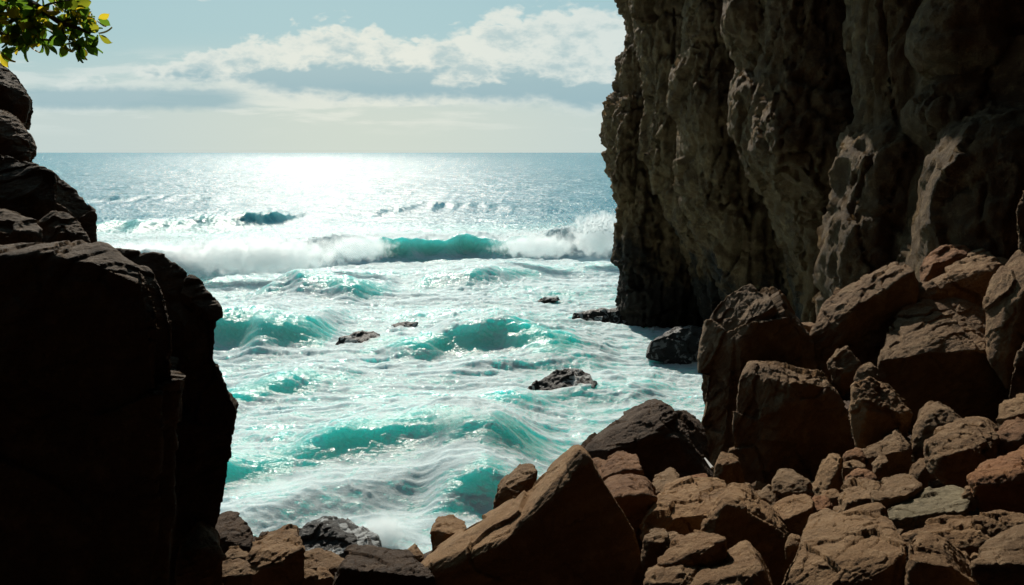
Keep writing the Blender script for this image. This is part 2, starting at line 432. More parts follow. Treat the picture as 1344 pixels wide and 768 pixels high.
R('small block in front of the lit rock in the rubble middle', 11.0,
  [(1143,612,5),(1155,599,20),(1165,600,18),(1166,606,0),(1150,622,-5),(1165,630,0),(1145,630,0)], mat=M_BROWN, vox=1.3, cuts=6)
R('small red stone on the ledge left of the rubble middle', 11.5,
  [(1106,600,10),(1115,592,20),(1132,591,20),(1136,600,3),(1125,612,-3),(1135,625,0),(1108,625,0)], mat=M_RED, vox=1.3)
R('dark stone under the small red stone of the rubble middle', 11.0,
  [(1104,612,5),(1116,606,15),(1130,607,15),(1136,614,3),(1134,635,0),(1106,635,0)], mat=M_BROWN, vox=1.3)
R('rounded stone lying above the layered rock', 10.4,
  [(1108,632,5),(1118,620,20),(1138,617,22),(1152,628,5),(1150,650,0),(1110,650,0)], mat=M_RED, vox=1.3, strat=1.6)
R('leaning rock lit on its left face beside the dark gap', 11.2,
  [(1062,645,15),(1074,622,25),(1088,598,25),(1096,597,20),(1105,602,0),(1104,625,-4),(1085,642,-8),(1105,655,0),(1070,665,0)], mat=M_BROWN, cuts=8, frac=.03)
R('pale round topped rock just right of the tall boulders foot', 10.6,
  [(1008,642,5),(1012,628,20),(1022,622,28),(1042,623,28),(1062,635,10),(1068,648,0),(1035,648,-6),(1015,665,0),(1068,668,0)], mat=M_BROWN, cuts=10)
R('sloping lit rock face left of the pale round topped rock', 10.3,
  [(984,668,15),(994,650,30),(1010,638,40),(1020,655,20),(1024,672,0),(1000,678,-4),(985,700,0),(1025,700,0)], mat=M_BROWN, cuts=7, frac=.03)
R('brown block with thin lit top in front of the pale round topped rock', 9.7,
  [(1004,680,20),(1030,664,40),(1060,655,42),(1070,664,5),(1040,680,0),(1015,690,-4),(1070,705,0),(1015,712,0)], mat=M_BROWN, cuts=7, frac=.03)
R('small squared stone right of the thin topped brown block', 10.0,
  [(1060,668,10),(1066,656,22),(1084,655,22),(1096,668,3),(1080,670,-4),(1094,692,0),(1062,692,0)], mat=M_RED, vox=1.3)
R('dark stone below the leaning left lit rock', 10.5,
  [(1070,655,8),(1082,647,15),(1098,645,15),(1106,652,3),(1104,672,0),(1075,672,0)], mat=M_BROWN, vox=1.3)
R('layered crumbly brown rock left of the grey green slab', 9.3,
  [(1092,690,5),(1096,658,20),(1110,641,40),(1138,632,45),(1153,634,35),(1156,650,5),(1110,660,-5),(1145,668,-8),(1148,688,0),(1112,696,0),(1098,700,0),(1148,700,0)], mat=M_BROWN, strat=2.2, rough=1.2)
R('flat topped brown rock behind the grey green slab', 9.2,
  [(1138,646,15),(1158,636,50),(1196,629,60),(1210,638,30),(1192,648,0),(1150,656,-4),(1148,672,0),(1185,672,0)], mat=M_BROWN, cuts=8, frac=.03)
R('small dark rock wedged left of the dished top boulder', 11.0,
  [(1188,632,8),(1198,612,18),(1212,600,22),(1220,612,0),(1216,650,0),(1190,650,0)], mat=M_BROWN, vox=1.3)
R('pebble sized stone at the foot of the layered rock', 9.4,
  [(1077,688,3),(1084,680,9),(1094,682,9),(1098,692,2),(1095,702,0),(1079,702,0)], mat=M_BROWN, vox=1.2, cuts=6)
R('small stone at the left rim of the huge lit slab', 8.4,
  [(1030,716,3),(1036,706,12),(1050,707,12),(1058,718,2),(1054,735,0),(1032,735,0)], mat=M_BROWN, vox=1.2, cuts=6)
R('little stone at the tip of the thin brown slab', 7.6,
  [(1270,738,3),(1275,729,9),(1284,729,9),(1290,738,2),(1287,750,0),(1272,750,0)], mat=M_BROWN, vox=1.2, cuts=6)
R('small lit chip of rock between the grey green slab and angular block', 9.0,
  [(1262,652,8),(1268,640,15),(1276,642,12),(1284,658,2),(1280,672,0),(1266,670,0)], mat=M_BROWN, vox=1.2, cuts=6)
R('stone at the foot of the broad flat topped rock', 8.9,
  [(868,716,3),(873,706,14),(888,702,16),(897,708,3),(890,722,0),(870,728,0)], mat=M_BROWN, vox=1.2, cuts=6)

# --- big boulders
def B(label, D, *hulls, **k):
    k.setdefault('group', GB); k.setdefault('cat', 'boulder'); k.setdefault('mat', M_BOULD)
    return rock('boulder', label, D, list(hulls), **k)
B('tallest boulder, split topped, standing at the edge of the surf', 16.6,
  [(924,640,20),(921,560,20),(922,500,25),(926,450,30),(936,408,38),(952,384,45),(972,371,50),(986,366,50),(1000,380,30),(990,420,5),(962,450,-5),(950,520,0),(948,620,0),(1040,420,10),(1060,520,0),(1050,650,0)],
  [(955,440,10),(970,410,30),(1000,374,50),(1013,374,50),(1023,392,40),(1035,412,35),(1062,440,35),(1072,455,20),(1078,520,0),(985,405,5),(1015,396,0),(972,450,-10),(965,560,-8),(1070,660,0),(970,660,0)],
  thick=110, cuts=9, frac=.02, strat=1.1, bed=(-.9,.3,.4))
B('tall flat topped front boulder with a lit ragged left face', 14.6,
  [(958,640,10),(963,560,15),(970,500,25),(978,474,35),(990,476,35),(1040,487,30),(1086,491,25),(1100,508,5),(1110,545,0),(1122,600,0),(1040,500,-5),(1026,540,-12),(1012,600,-14),(1005,680,-10),(1120,680,0),(975,690,0),(985,520,15)],
  thick=90, cuts=10, frac=.022, strat=1.1, bed=(-.95,.2,.35))
B('slanting boulder with grooved lit upper side left of the round topped boulder', 17.0,
  [(1070,490,10),(1067,440,20),(1080,400,40),(1100,376,60),(1130,364,75),(1162,352,85),(1188,342,90),(1199,350,70),(1196,356,20),(1150,386,5),(1120,405,0),(1106,425,0),(1100,450,0),(1200,420,10),(1150,480,0),(1120,500,0),(1090,510,0)],
  cuts=10, frac=.02, strat=1.6, bed=(-.7,.2,.7), thick=70)
B('brown rock chunk hanging under the slanting grooved boulder', 15.6,
  [(1086,476,10),(1100,460,25),(1112,454,28),(1130,482,8),(1122,500,0),(1105,492,-8),(1106,524,0),(1096,512,0)], cuts=8, frac=.03, group=GB)
B('small dark rock between the wedge rock and round topped boulder', 14.5,
  [(1118,502,5),(1128,482,18),(1142,474,22),(1152,485,5),(1150,520,0),(1120,525,0)])
B('big round topped boulder with striped lit crown and black front', 15.7,
  [(1149,500,5),(1150,468,15),(1160,438,50),(1176,412,85),(1200,396,110),(1222,389,120),(1245,388,120),(1285,400,110),(1308,415,95),(1322,445,40),(1326,500,0),(1156,474,0),(1220,462,-14),(1290,462,-14),(1318,462,0),(1160,540,0),(1320,570,0),(1200,580,0)],
  cuts=12, frac=.02, strat=1.4, thick=60)
B('boulder with a lit arched back behind the round topped boulder', 17.4,
  [(1188,402,10),(1204,376,40),(1236,352,70),(1272,334,85),(1300,332,85),(1330,342,60),(1238,362,10),(1222,385,0),(1300,352,5),(1330,430,0),(1200,430,0),(1240,376,-5)],
  cuts=10, frac=.022, strat=1.3, thick=60)
B('small reddish boulder topmost of the pile against the cliff', 18.5,
  [(1204,356,10),(1216,338,30),(1236,323,45),(1256,318,45),(1274,328,20),(1225,345,0),(1260,335,0),(1276,385,0),(1208,385,0)], mat=M_RED, cuts=10, frac=.03)
B('great brown boulder cut by the right edge of the view', 15.0,
  [(1298,470,15),(1299,410,30),(1308,370,45),(1326,336,55),(1345,312,60),(1420,290,60),(1316,470,-5),(1330,400,-5),(1350,360,0),(1420,330,0),(1330,530,0),(1440,560,0),(1310,480,0)],
  [(1333,300,10),(1334,270,20),(1342,250,30),(1380,225,40),(1430,230,20),(1430,340,0),(1340,330,0)],
  cuts=10, frac=.02, thick=80, bed=(-.9,.2,.4))
B('dark rock shadowed in the gap under the great edge boulder', 13.8,
  [(1326,500,10),(1345,440,20),(1390,400,25),(1420,480,0),(1400,560,0),(1320,560,0)], mat=M_BOULD)
B('dark rock bridging the gap between the tallest and the grooved boulder', 17.8,
  [(1030,470,10),(1040,425,20),(1062,424,25),(1085,430,20),(1095,480,0),(1040,520,0),(1090,520,0)], cuts=8, frac=.03)

# --- left masses
def L(label, D, *hulls, **k):
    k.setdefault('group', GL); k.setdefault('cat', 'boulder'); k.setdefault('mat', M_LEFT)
    return rock('boulder', label, D, list(hulls), **k)
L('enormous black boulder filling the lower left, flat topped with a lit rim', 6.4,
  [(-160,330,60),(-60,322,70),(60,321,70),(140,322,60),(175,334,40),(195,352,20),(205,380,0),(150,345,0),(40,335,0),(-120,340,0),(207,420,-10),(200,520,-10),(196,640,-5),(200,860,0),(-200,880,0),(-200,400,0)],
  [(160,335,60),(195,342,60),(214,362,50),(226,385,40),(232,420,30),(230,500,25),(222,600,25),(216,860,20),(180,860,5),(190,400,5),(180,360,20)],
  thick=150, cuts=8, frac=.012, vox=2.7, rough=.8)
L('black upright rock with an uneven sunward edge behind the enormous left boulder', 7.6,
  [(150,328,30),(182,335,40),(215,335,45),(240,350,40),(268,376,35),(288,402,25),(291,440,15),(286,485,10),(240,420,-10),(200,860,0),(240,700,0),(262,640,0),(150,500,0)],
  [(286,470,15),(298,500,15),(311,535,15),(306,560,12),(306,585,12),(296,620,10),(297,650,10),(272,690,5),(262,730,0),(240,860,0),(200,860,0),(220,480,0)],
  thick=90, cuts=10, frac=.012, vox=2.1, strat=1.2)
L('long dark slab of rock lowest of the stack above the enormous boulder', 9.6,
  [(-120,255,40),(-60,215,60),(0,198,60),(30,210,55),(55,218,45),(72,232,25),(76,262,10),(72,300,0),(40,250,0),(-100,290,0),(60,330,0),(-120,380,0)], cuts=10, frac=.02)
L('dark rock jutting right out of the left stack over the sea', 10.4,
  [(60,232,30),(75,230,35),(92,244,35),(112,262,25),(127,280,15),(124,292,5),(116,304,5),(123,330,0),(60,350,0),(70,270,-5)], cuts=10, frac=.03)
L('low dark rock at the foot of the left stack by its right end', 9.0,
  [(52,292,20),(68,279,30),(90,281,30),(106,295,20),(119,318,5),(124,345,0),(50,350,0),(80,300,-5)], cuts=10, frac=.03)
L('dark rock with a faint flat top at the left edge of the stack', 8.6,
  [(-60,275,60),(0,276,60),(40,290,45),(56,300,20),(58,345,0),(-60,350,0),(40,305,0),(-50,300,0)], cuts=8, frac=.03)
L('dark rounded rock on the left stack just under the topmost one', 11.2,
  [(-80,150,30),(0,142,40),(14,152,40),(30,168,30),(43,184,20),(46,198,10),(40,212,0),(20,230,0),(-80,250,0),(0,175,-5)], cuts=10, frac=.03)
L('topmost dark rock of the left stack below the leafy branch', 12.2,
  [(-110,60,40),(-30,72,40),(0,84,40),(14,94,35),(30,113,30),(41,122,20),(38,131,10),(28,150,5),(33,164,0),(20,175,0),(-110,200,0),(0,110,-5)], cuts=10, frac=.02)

# --- rocks in the sea
def W(label, D, *hulls, **k):
    k.setdefault('group', GW); k.setdefault('mat', M_WET); k.setdefault('cat', 'sea rock')
    k.setdefault('rough', 1.0); k.setdefault('cuts', 14)
    hulls = [[(x, y, dd*.55) for x, y, dd in h] for h in hulls]
    sink = k.pop('sink', 0); o = rock('sea_rock', label, D, hulls, **k); o.location.z = -sink; return o
W('glistening wet black rock washed by foam at the near shore', Dz(738,.25),
  [(376,728,0),(384,704,40),(402,685,85),(425,676,110),(455,680,115),(478,694,100),(498,712,70),(512,738,20),(390,736,-12),(440,712,20),(450,752,-10),(510,770,0),(390,775,0)], thick=30)
W('smooth dark rock sloping into the water at the foot of the cliff', Dz(482),
  [(838,464,0),(850,452,10),(868,436,20),(885,430,25),(905,429,25),(935,427,25),(960,440,10),(962,500,0),(930,488,-5),(870,478,-5),(842,474,0)], mat=M_WETD, thick=50)
W('low flat black reef running out from the cliff corner', Dz(428),
  [(735,415,0),(742,410,10),(760,412,15),(780,406,30),(805,405,35),(830,408,30),(840,440,0),(800,434,-5),(770,428,0),(740,420,0)], sink=0, mat=M_WET, thick=20, rough=1.3)
W('small black rock poking out of foam right of the veiled reef', Dz(482),
  [(764,474,0),(770,466,8),(785,465,14),(800,470,12),(812,479,0),(800,483,-4),(775,482,-2),(770,490,0),(808,492,0)], sink=0.1, mat=M_WETD, thick=10)
W('rock mound veiled by streaming white water in mid surf', Dz(528),
  [(676,520,0),(690,502,30),(715,488,60),(740,478,80),(765,478,85),(785,490,60),(780,505,20),(750,522,-5),(715,536,-12),(690,530,-5),(700,545,0),(770,535,0)], sink=0.17, mat=M_WET, thick=20, rough=1.2)
W('long low reef tip running diagonally in the surf, left end', Dz(458),
  [(434,460,0),(446,447,20),(470,439,45),(496,436,60),(505,444,30),(480,454,0),(450,462,-5),(450,470,0),(495,462,10)], sink=-0.14, mat=M_WET, thick=12)
W('long low reef tip running diagonally in the surf, right end', Dz(440),
  [(498,440,0),(512,431,20),(530,425,35),(550,424,40),(548,431,20),(525,439,0),(505,443,0),(545,445,20)], sink=-0.12, mat=M_WET, thick=12)
W('tiny far reef tip barely breaking the white water near the cliff', Dz(398),
  [(703,396,0),(712,391,10),(728,389,16),(738,392,14),(728,397,0),(712,400,0)], mat=M_WET, thick=8, vox=1.2)

# pale splinter
me = bpy.data.meshes.new('splinter'); bm = bmesh.new()
a, c = P(925, 601, 12.4), P(935, 614, 12.2)
for p in (a, c):
    s = .012 if p is a else .028
    for dx, dz in ((-1, 0), (0, 1), (1, 0), (0, -1)): bm.verts.new(p+np.array((dx*s, .01*dx, dz*s*.6)))
bm.verts.ensure_lookup_table()
for i in range(4): bm.faces.new([bm.verts[i], bm.verts[(i+1) % 4], bm.verts[4+(i+1) % 4], bm.verts[4+i]])
bm.faces.new(bm.verts[:4]); bm.faces.new(bm.verts[4:8]); bmesh.ops.recalc_face_normals(bm, faces=bm.faces)
bm.to_mesh(me); bm.free()
m_sp, nt = newmat('bleached_wood'); b = NB(nt)
pr = b.n('ShaderNodeBsdfPrincipled'); pr.inputs['Roughness'].default_value = .6
nt.links.new(b.mix(b.noise(b.n('ShaderNodeNewGeometry').outputs['Position'], 60), (.5,.5,.48), (.7,.7,.68)), pr.inputs['Base Color'])
nt.links.new(pr.outputs[0], b.n('ShaderNodeOutputMaterial').inputs[0]); me.materials.append(m_sp)
link('driftwood_splinter', me, 'tiny bleached splinter of wood stuck beside the small upright rock', 'driftwood')
print('rocks', time.time()-T0, sum(len(o.data.vertices) for o in ROCKS))

def prism(poly, z0, z1):
    bm = bmesh.new(); a = [bm.verts.new((x, y, z0)) for x, y in poly]; c = [bm.verts.new((x, y, z1)) for x, y in poly]
    n = len(poly)
    for k in range(n): bm.faces.new([a[k], a[(k+1) % n], c[(k+1) % n], c[k]])
    bm.faces.new(a); bm.faces.new(c); bmesh.ops.recalc_face_normals(bm, faces=bm.faces); return bm
# ground under the rubble: an interpolated rocky slope
ctl = [(1300,790,8.2),(1150,790,8.6),(1000,790,9.0),(860,800,9.6),(700,850,9.8),(560,840,9.5),(420,810,9.4),(300,800,9.4),(100,900,8.5),(-100,950,8),
       (1300,690,10),(1180,700,10.2),(1050,715,10.6),(920,715,10.6),(860,720,11),(1340,640,11.5),(1220,640,12.2),(1100,670,12),(980,670,12.5),(900,680,13),(780,690,12.5),
       (1340,590,14),(1200,600,14.5),(1080,640,15),(960,640,16),(860,650,16),(1300,560,19),(1180,560,19),(1080,560,20),(980,600,20),
       (1300,470,26),(1180,480,26),(1080,490,26),(1400,600,14),(1400,700,9),(1450,450,25)]
ctl = [P(*c) for c in ctl]
sea_pts = [(PZ(x, y)[0], PZ(x, y)[1], -2.5) for x, y in ((240,740),(340,715),(420,735),(520,700),(600,700),(660,660),(700,640),(760,600),(840,560),(900,520),(910,490),(240,650),(400,650),(550,640),(700,560),(850,500))]
sea_pts += [tuple(P(x, y, d)) for x, y, d in ((300,860,11),(380,860,11.5),(460,860,11.5),(540,870,11.5),(620,870,11.5),(700,820,12.5),(760,800,14),(340,840,13),(440,840,13.5),(540,830,14),(640,800,14.5),(840,760,17))]
extra = [(0,-3,7.2),(5,-3,7.2),(-5,-3,7.2),(0,3,6.2),(4,3,6.4),(-4,3,6.2),(9,2,7.5),(12,6,7.5),(-12,4,6),(-12,10,6),(-9,13,4),(16,15,7)]
C_ = np.array([tuple(c) for c in ctl]+sea_pts+extra)
gx, gy = np.meshgrid(np.linspace(-30, 40, 240), np.linspace(-40, 52, 300))
num = np.zeros_like(gx); den = np.zeros_like(gx)
for c in C_:
    w = 1/((gx-c[0])**2+(gy-c[1])**2+.15)**1.8; num += w*c[2]; den += w
gz = num/den
gz -= sst(30, 44, gy)*6*sst(2, 10, -gx+12)
gz -= .25; gz += .25*fbm2(gx*.8, gy*.8, 4)
V = np.stack([gx, gy, gz], -1).reshape(-1, 3)
ny, nx = gx.shape; idx = np.arange(ny*nx).reshape(ny, nx)
Fq = np.stack([idx[:-1, :-1], idx[:-1, 1:], idx[1:, 1:], idx[1:, :-1]], -1).reshape(-1, 4)
link('ground', mesh_from('ground', V, Fq, M_GROUND), 'dark rocky ground showing in the gaps under the rubble', 'ground', kind='structure')

# added rock walls and roof, out of view, that block sky light
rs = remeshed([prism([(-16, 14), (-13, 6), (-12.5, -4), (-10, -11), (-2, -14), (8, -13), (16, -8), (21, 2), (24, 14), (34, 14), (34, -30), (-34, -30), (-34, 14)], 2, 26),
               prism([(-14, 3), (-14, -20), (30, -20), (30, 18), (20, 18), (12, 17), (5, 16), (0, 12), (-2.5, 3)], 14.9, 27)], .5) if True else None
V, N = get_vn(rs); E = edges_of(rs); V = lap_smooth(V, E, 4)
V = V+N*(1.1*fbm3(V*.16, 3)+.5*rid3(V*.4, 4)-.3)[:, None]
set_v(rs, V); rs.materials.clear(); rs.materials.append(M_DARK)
link('unseen_sky_blocker', rs, 'added unseen rock walls and roof blocking sky light round the viewpoint', 'cliff', kind='structure')

# small broken stones lodged between the rubble
rg = random.Random(3); GV, GF = [], []
def gz_at(x, y):
    i = int(round((y+40)/92*299)); j = int(round((x+30)/70*239)); return gz[min(max(i, 0), 299), min(max(j, 0), 239)]
for _ in range(3800):
    D = rg.uniform(7.5, 22); x = rg.uniform(850, 1400) if rg.random() < .85 else rg.uniform(300, 850)
    if x < 850 and D > 10.5: continue
    w_ = P(x, 600, D); r = rg.uniform(.03, .13)*(1.5 if rg.random() < .12 else 1)
    c = Vector((w_[0], w_[1], gz_at(w_[0], w_[1])+r*.35+rg.uniform(0, .25)))
    pts = []
    bmh = bmesh.new()
    for k in range(9):
        d = Vector([rg.gauss(0, 1) for _ in range(3)]).normalized(); bmh.verts.new(c+Vector((d.x*r*1.3, d.y*r, d.z*r*.75)))
    bmesh.ops.convex_hull(bmh, input=bmh.verts); b0 = len(GV)
    bmh.verts.index_update()
    GV += [tuple(v.co) for v in bmh.verts]; GF += [tuple(b0+v.index for v in f.verts) for f in bmh.faces]; bmh.free()
me = bpy.data.meshes.new('gravel'); me.from_pydata(GV, [], GF); me.materials.append(M_BROWN)
link('gravel', me, 'small broken brown stones lodged in the gaps of the rubble', 'gravel', kind='stuff')

# ------------------------------------------------------------------ cliff
def interp(tab, y): return float(np.interp(y, [t[0] for t in tab], [t[1] for t in tab]))
def buttress(left, D, rx, ry, ys, n=26, dD=None, wid=None, pw=2.6):
    """closed loft of rounded sections; left: (row, col) of its left profile"""
    bm = bmesh.new(); rings = []
    for y in ys:
        d = D+(interp(dD, y) if dD else 0); p = P(interp(left, y), y, d); rxx = rx*(interp(wid, y) if wid else 1)
        ring = []
        for k in range(n):
            a = 2*math.pi*k/n; c, s = math.cos(a), math.sin(a)
            ex = math.copysign(abs(c)**(2/pw), c); ey = math.copysign(abs(s)**(2/pw), s)
            ring.append(bm.verts.new((p[0]+rxx+ex*rxx, p[1]+ey*ry, p[2])))
        rings.append(ring)
    for a_, b_ in zip(rings[:-1], rings[1:]):
        for k in range(n): bm.faces.new([a_[k], a_[(k+1) % n], b_[(k+1) % n], b_[k]])
    bm.faces.new(rings[0]); bm.faces.new(rings[-1]); bmesh.ops.recalc_face_normals(bm, faces=bm.faces)
    return bm
YS = lambda D, bot: list(np.linspace(-190*50/D-0, bot, 26))
parts = []
C1 = [(-300,800),(-60,800),(0,812),(25,824),(50,829),(62,824),(80,816),(100,812),(126,814),(134,803),(146,798),(200,797),(240,800),(272,808),(300,803),(330,805),(345,801),(358,812),(400,812),(420,817),(460,817)]
parts.append(buttress(C1, 51, 2.6, 3.0, list(np.linspace(-260, 450, 60)), dD=[(-100,0),(126,0),(136,-1.2),(430,-1.2)], pw=3.5))
C2 = [(-300,800),(0,828),(60,838),(130,850),(200,848),(240,858),(270,872),(288,890),(300,888),(312,893),(340,903),(380,914),(430,926),(470,930)]
parts.append(buttress(C2, 44.5, 3.1, 3.0, list(np.linspace(-260, 470, 50)), dD=[(-100,1),(200,.5),(290,-1),(330,.5),(460,.5)]))
C2b = [(-300,870),(0,905),(60,900),(120,890),(200,900),(260,905),(300,925),(420,960)]
parts.append(buttress(C2b, 38, 2.3, 2.3, list(np.linspace(-260, 480, 50)), dD=[(-100,1),(150,0),(300,1.5),(460,2.5)]))
C3 = [(-300,930),(-40,948),(0,957),(30,952),(60,958),(88,978),(104,966),(120,961),(170,960),(200,968),(232,976),(262,1000),(300,1020),(340,1032),(380,1042),(430,1055),(480,1062)]
parts.append(buttress(C3, 31.5, 2.15, 2.2, list(np.linspace(-300, 500, 56)), dD=[(-100,0),(60,.4),(100,.8),(120,0),(200,-.4),(240,0),(300,1),(450,1.5)], wid=[(0,1),(230,1),(300,.9),(450,.8)]))
C3b = [(-300,1010),(0,1010),(100,1000),(180,990),(205,992),(240,1010),(300,1030),(400,1050)]
parts.append(buttress(C3b, 29.3, 1.8, 1.7, list(np.linspace(-300, 500, 50)), dD=[(-100,1),(100,.4),(200,-.6),(260,1),(300,2),(450,3)]))
C4 = [(-300,1110),(0,1121),(50,1120),(75,1124),(110,1128),(160,1131),(175,1120),(205,1108),(250,1104),(280,1098),(300,1094),(330,1088),(370,1084),(420,1082),(480,1080)]
parts.append(buttress(C4, 24.3, 1.22, 1.4, list(np.linspace(-340, 520, 56)), dD=[(-100,0),(160,0),(200,-.5),(250,-.4),(300,-.8),(450,-1.4)], wid=[(0,1),(160,1),(220,1.05),(400,1.2)]))
C5 = [(-300,1225),(-20,1232),(0,1222),(20,1210),(45,1200),(72,1200),(84,1213),(125,1214),(140,1203),(152,1199),(172,1206),(192,1216),(215,1220),(240,1212),(270,1208),(300,1200),(340,1182),(370,1178),(480,1170)]
parts.append(buttress(C5, 21.6, 1.08, 1.1, list(np.linspace(-360, 520, 60)), dD=[(-100,0),(70,0),(100,.7),(150,.1),(200,.6),(260,0),(450,-.6)], wid=[(-100,1.2),(60,1.1),(100,.8),(160,.9),(220,.7),(400,1)]))
C6 = [(-300,1290),(0,1300),(140,1290),(164,1252),(180,1246),(215,1232),(260,1226),(300,1218),(400,1210)]
parts.append(buttress(C6, 20.6, 3.1, 1.8, list(np.linspace(-360, 540, 50)), dD=[(-100,1),(140,.6),(170,-.3),(300,-.4)]))
def xy(x, D): q = P(x, 200, D); return (q[0], q[1])
wall = [xy(880, 54), xy(915, 49), xy(1000, 40), xy(1075, 34), xy(1140, 28.6), xy(1235, 24.6), xy(1300, 23), xy(1500, 20), (28, 16), (28, 26), (16, 54), (9.5, 59)]
parts.append(prism(wall, -3, 30))
me = remeshed(parts, .115)
V, N = get_vn(me); E = edges_of(me)
V = lap_smooth(V, E, 2)
q = V.copy(); q[:, 2] *= .22
d = .40*fbm3(q*.35+3, 3)
d += .10*(rid3(q*.75+8, 3)-.7)
q2 = V.copy(); q2[:, 2] *= .5
d += .07*(rid3(q2*2.0+1, 4, .6)-.8)
# knobbly horizontal breaks
z = V[:, 2]+.9*fbm3(V*.25+40, 3)
t = z/2.3; fr = t-np.floor(t)
d -= .34*np.exp(-((fr-.5)/.07)**2)*sst(-.1, .4, fbm3(V*.3+77, 2))
d += .05*fbm3(V*5.0, 3)
wv = V+.35*np.stack([fbm3(V*.6, 2), fbm3(V*.6+9, 2), fbm3(V*.6+20, 2)], 1); wv[:, 2] *= .5
wc = wv.copy(); wc[:, 2] *= .45
d += .42*facet(wc*.58+21)+.20*facet(wc*1.4+33)+.075*facet(wv*3.6+7)+.03*facet(wv*8.0)
ck = 1-np.abs(fbm3(q*.55+60, 3, .55)); d -= .35*sst(.93, 1.0, ck)
front = sst(68, 60, V[:, 1])
near = np.clip(V[:, 1]/40, .5, 1.1)
V = V+N*(d*front*near)[:, None]
# the foot is undercut by the sea
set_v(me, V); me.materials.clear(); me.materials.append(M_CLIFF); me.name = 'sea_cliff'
link('sea_cliff', me, 'towering brown sea cliff with fluted buttresses filling the right side', 'cliff')
print('cliff', time.time()-T0, len(me.vertices))

# ------------------------------------------------------------------ sea
def rows():
    r = [11.0]
    while r[-1] < 125: r.append(r[-1]*1.003)
    while r[-1] < 420: r.append(r[-1]*1.006)
    while r[-1] < 30000: r.append(r[-1]*1.03)
    return np.array(r)
rr = rows()
az = np.concatenate([np.linspace(-75, -34, 60)[:-1], np.linspace(-34, 18, 1020), np.linspace(18, 75, 90)[1:]])
AZ, RR = np.meshgrid(np.radians(az), rr)
X = RR*np.sin(AZ); Y = RR*np.cos(AZ)

def crest(pts, wf, wb, amp_noise=.15, over=.6, white=0.0, turq=0.0, taper=.12, seed=0):
    """one wave: pts (col, row, height) along its crest, metres wide in front and behind"""
    w = [PZ(x, y, h) for x, y, h in pts]; xs = np.array([p[0] for p in w]); ys = np.array([p[1] for p in w]); hs = np.array([p[2] for p in w])
    x0, x1 = xs[0], xs[-1]; L_ = x1-x0
    # smooth interpolation
    pad = .12*L_; xf = np.linspace(x0-pad, x1+pad, 400); kw = np.hanning(61); kw /= kw.sum()
    def soft(v):
        s0 = np.interp(xf, xs, v); e = np.pad(s0, 30, mode='edge'); return np.convolve(e, kw, 'valid')
    yc = np.interp(X, xf, soft(ys)); A = np.interp(X, xf, soft(hs))
    yc = yc+.8*wf*n2(X*.35+seed, X*0+seed*3.3)
    win = sst(x0-taper*L_, x0+taper*L_, X)*sst(x1+taper*L_, x1-taper*L_, X)
    s = Y-yc
    A = A*win*(1+amp_noise*fbm2(X*.5+seed, Y*.15, 3))
    prof = np.where(s < 0, np.exp(-(s/wf)**2*1.0), 1/(1+(s/wb)**2))
    h = A*prof
    face = np.exp(-((s+wf*.55)/(wf*.6))**2)*win
    top = np.exp(-(s/(wf*.45))**2)*win
    fall = sst(-1.9*wf, -.2*wf, s)*sst(wf*1.6, 0, s)*win
    return h, A, s, face, top, fall, win, h/(np.abs(A)+1e-6)

H = np.zeros_like(X); PUSH = np.zeros_like(X)
# ambient swell and chop
dist_f = sst(14, 40, RR)
H += .16*n2(X*.10+3, Y*.22)*1.4
H += .10*fbm2(X*.35+.3*Y*.2, Y*.8, 4)*sst(600, 120, RR)*(.5+.5*sst(20, 40, RR))
H += .45*n2(X*.02+9, Y*.055+4)*sst(90, 160, RR)*sst(3000, 600, RR)
H += .14*fbm2(X*.09, Y*.28, 4)*sst(90, 150, RR)*sst(2500, 500, RR)
H += .06*fbm2(X*1.3+2*n2(X*.3, Y*.3), Y*2.6, 4)*sst(220, 70, RR)*(.3+.7*sst(18, 50, RR))
rc = fbm2(X*.16+2+.6*n2(X*.1, Y*.2), Y*.42, 3); small = sst(.80, 1.0, 1-np.abs(rc))*sst(18, 30, RR)*sst(105, 75, RR)
rc2 = fbm2(X*.45+50+.8*n2(X*.3, Y*.4), Y*1.1, 3); small2 = sst(.80, 1.0, 1-np.abs(rc2))*sst(13, 22, RR)*sst(80, 50, RR)
H += .10*small+.035*small2
white = .12*small+.08*small2; turq = .20*sst(.15, .6, rc)*sst(18, 30, RR)*sst(105, 75, RR)+.12*sst(.2, .7, rc2)*sst(80, 50, RR)   # extra foam, extra clear water
billow = np.zeros_like(X)
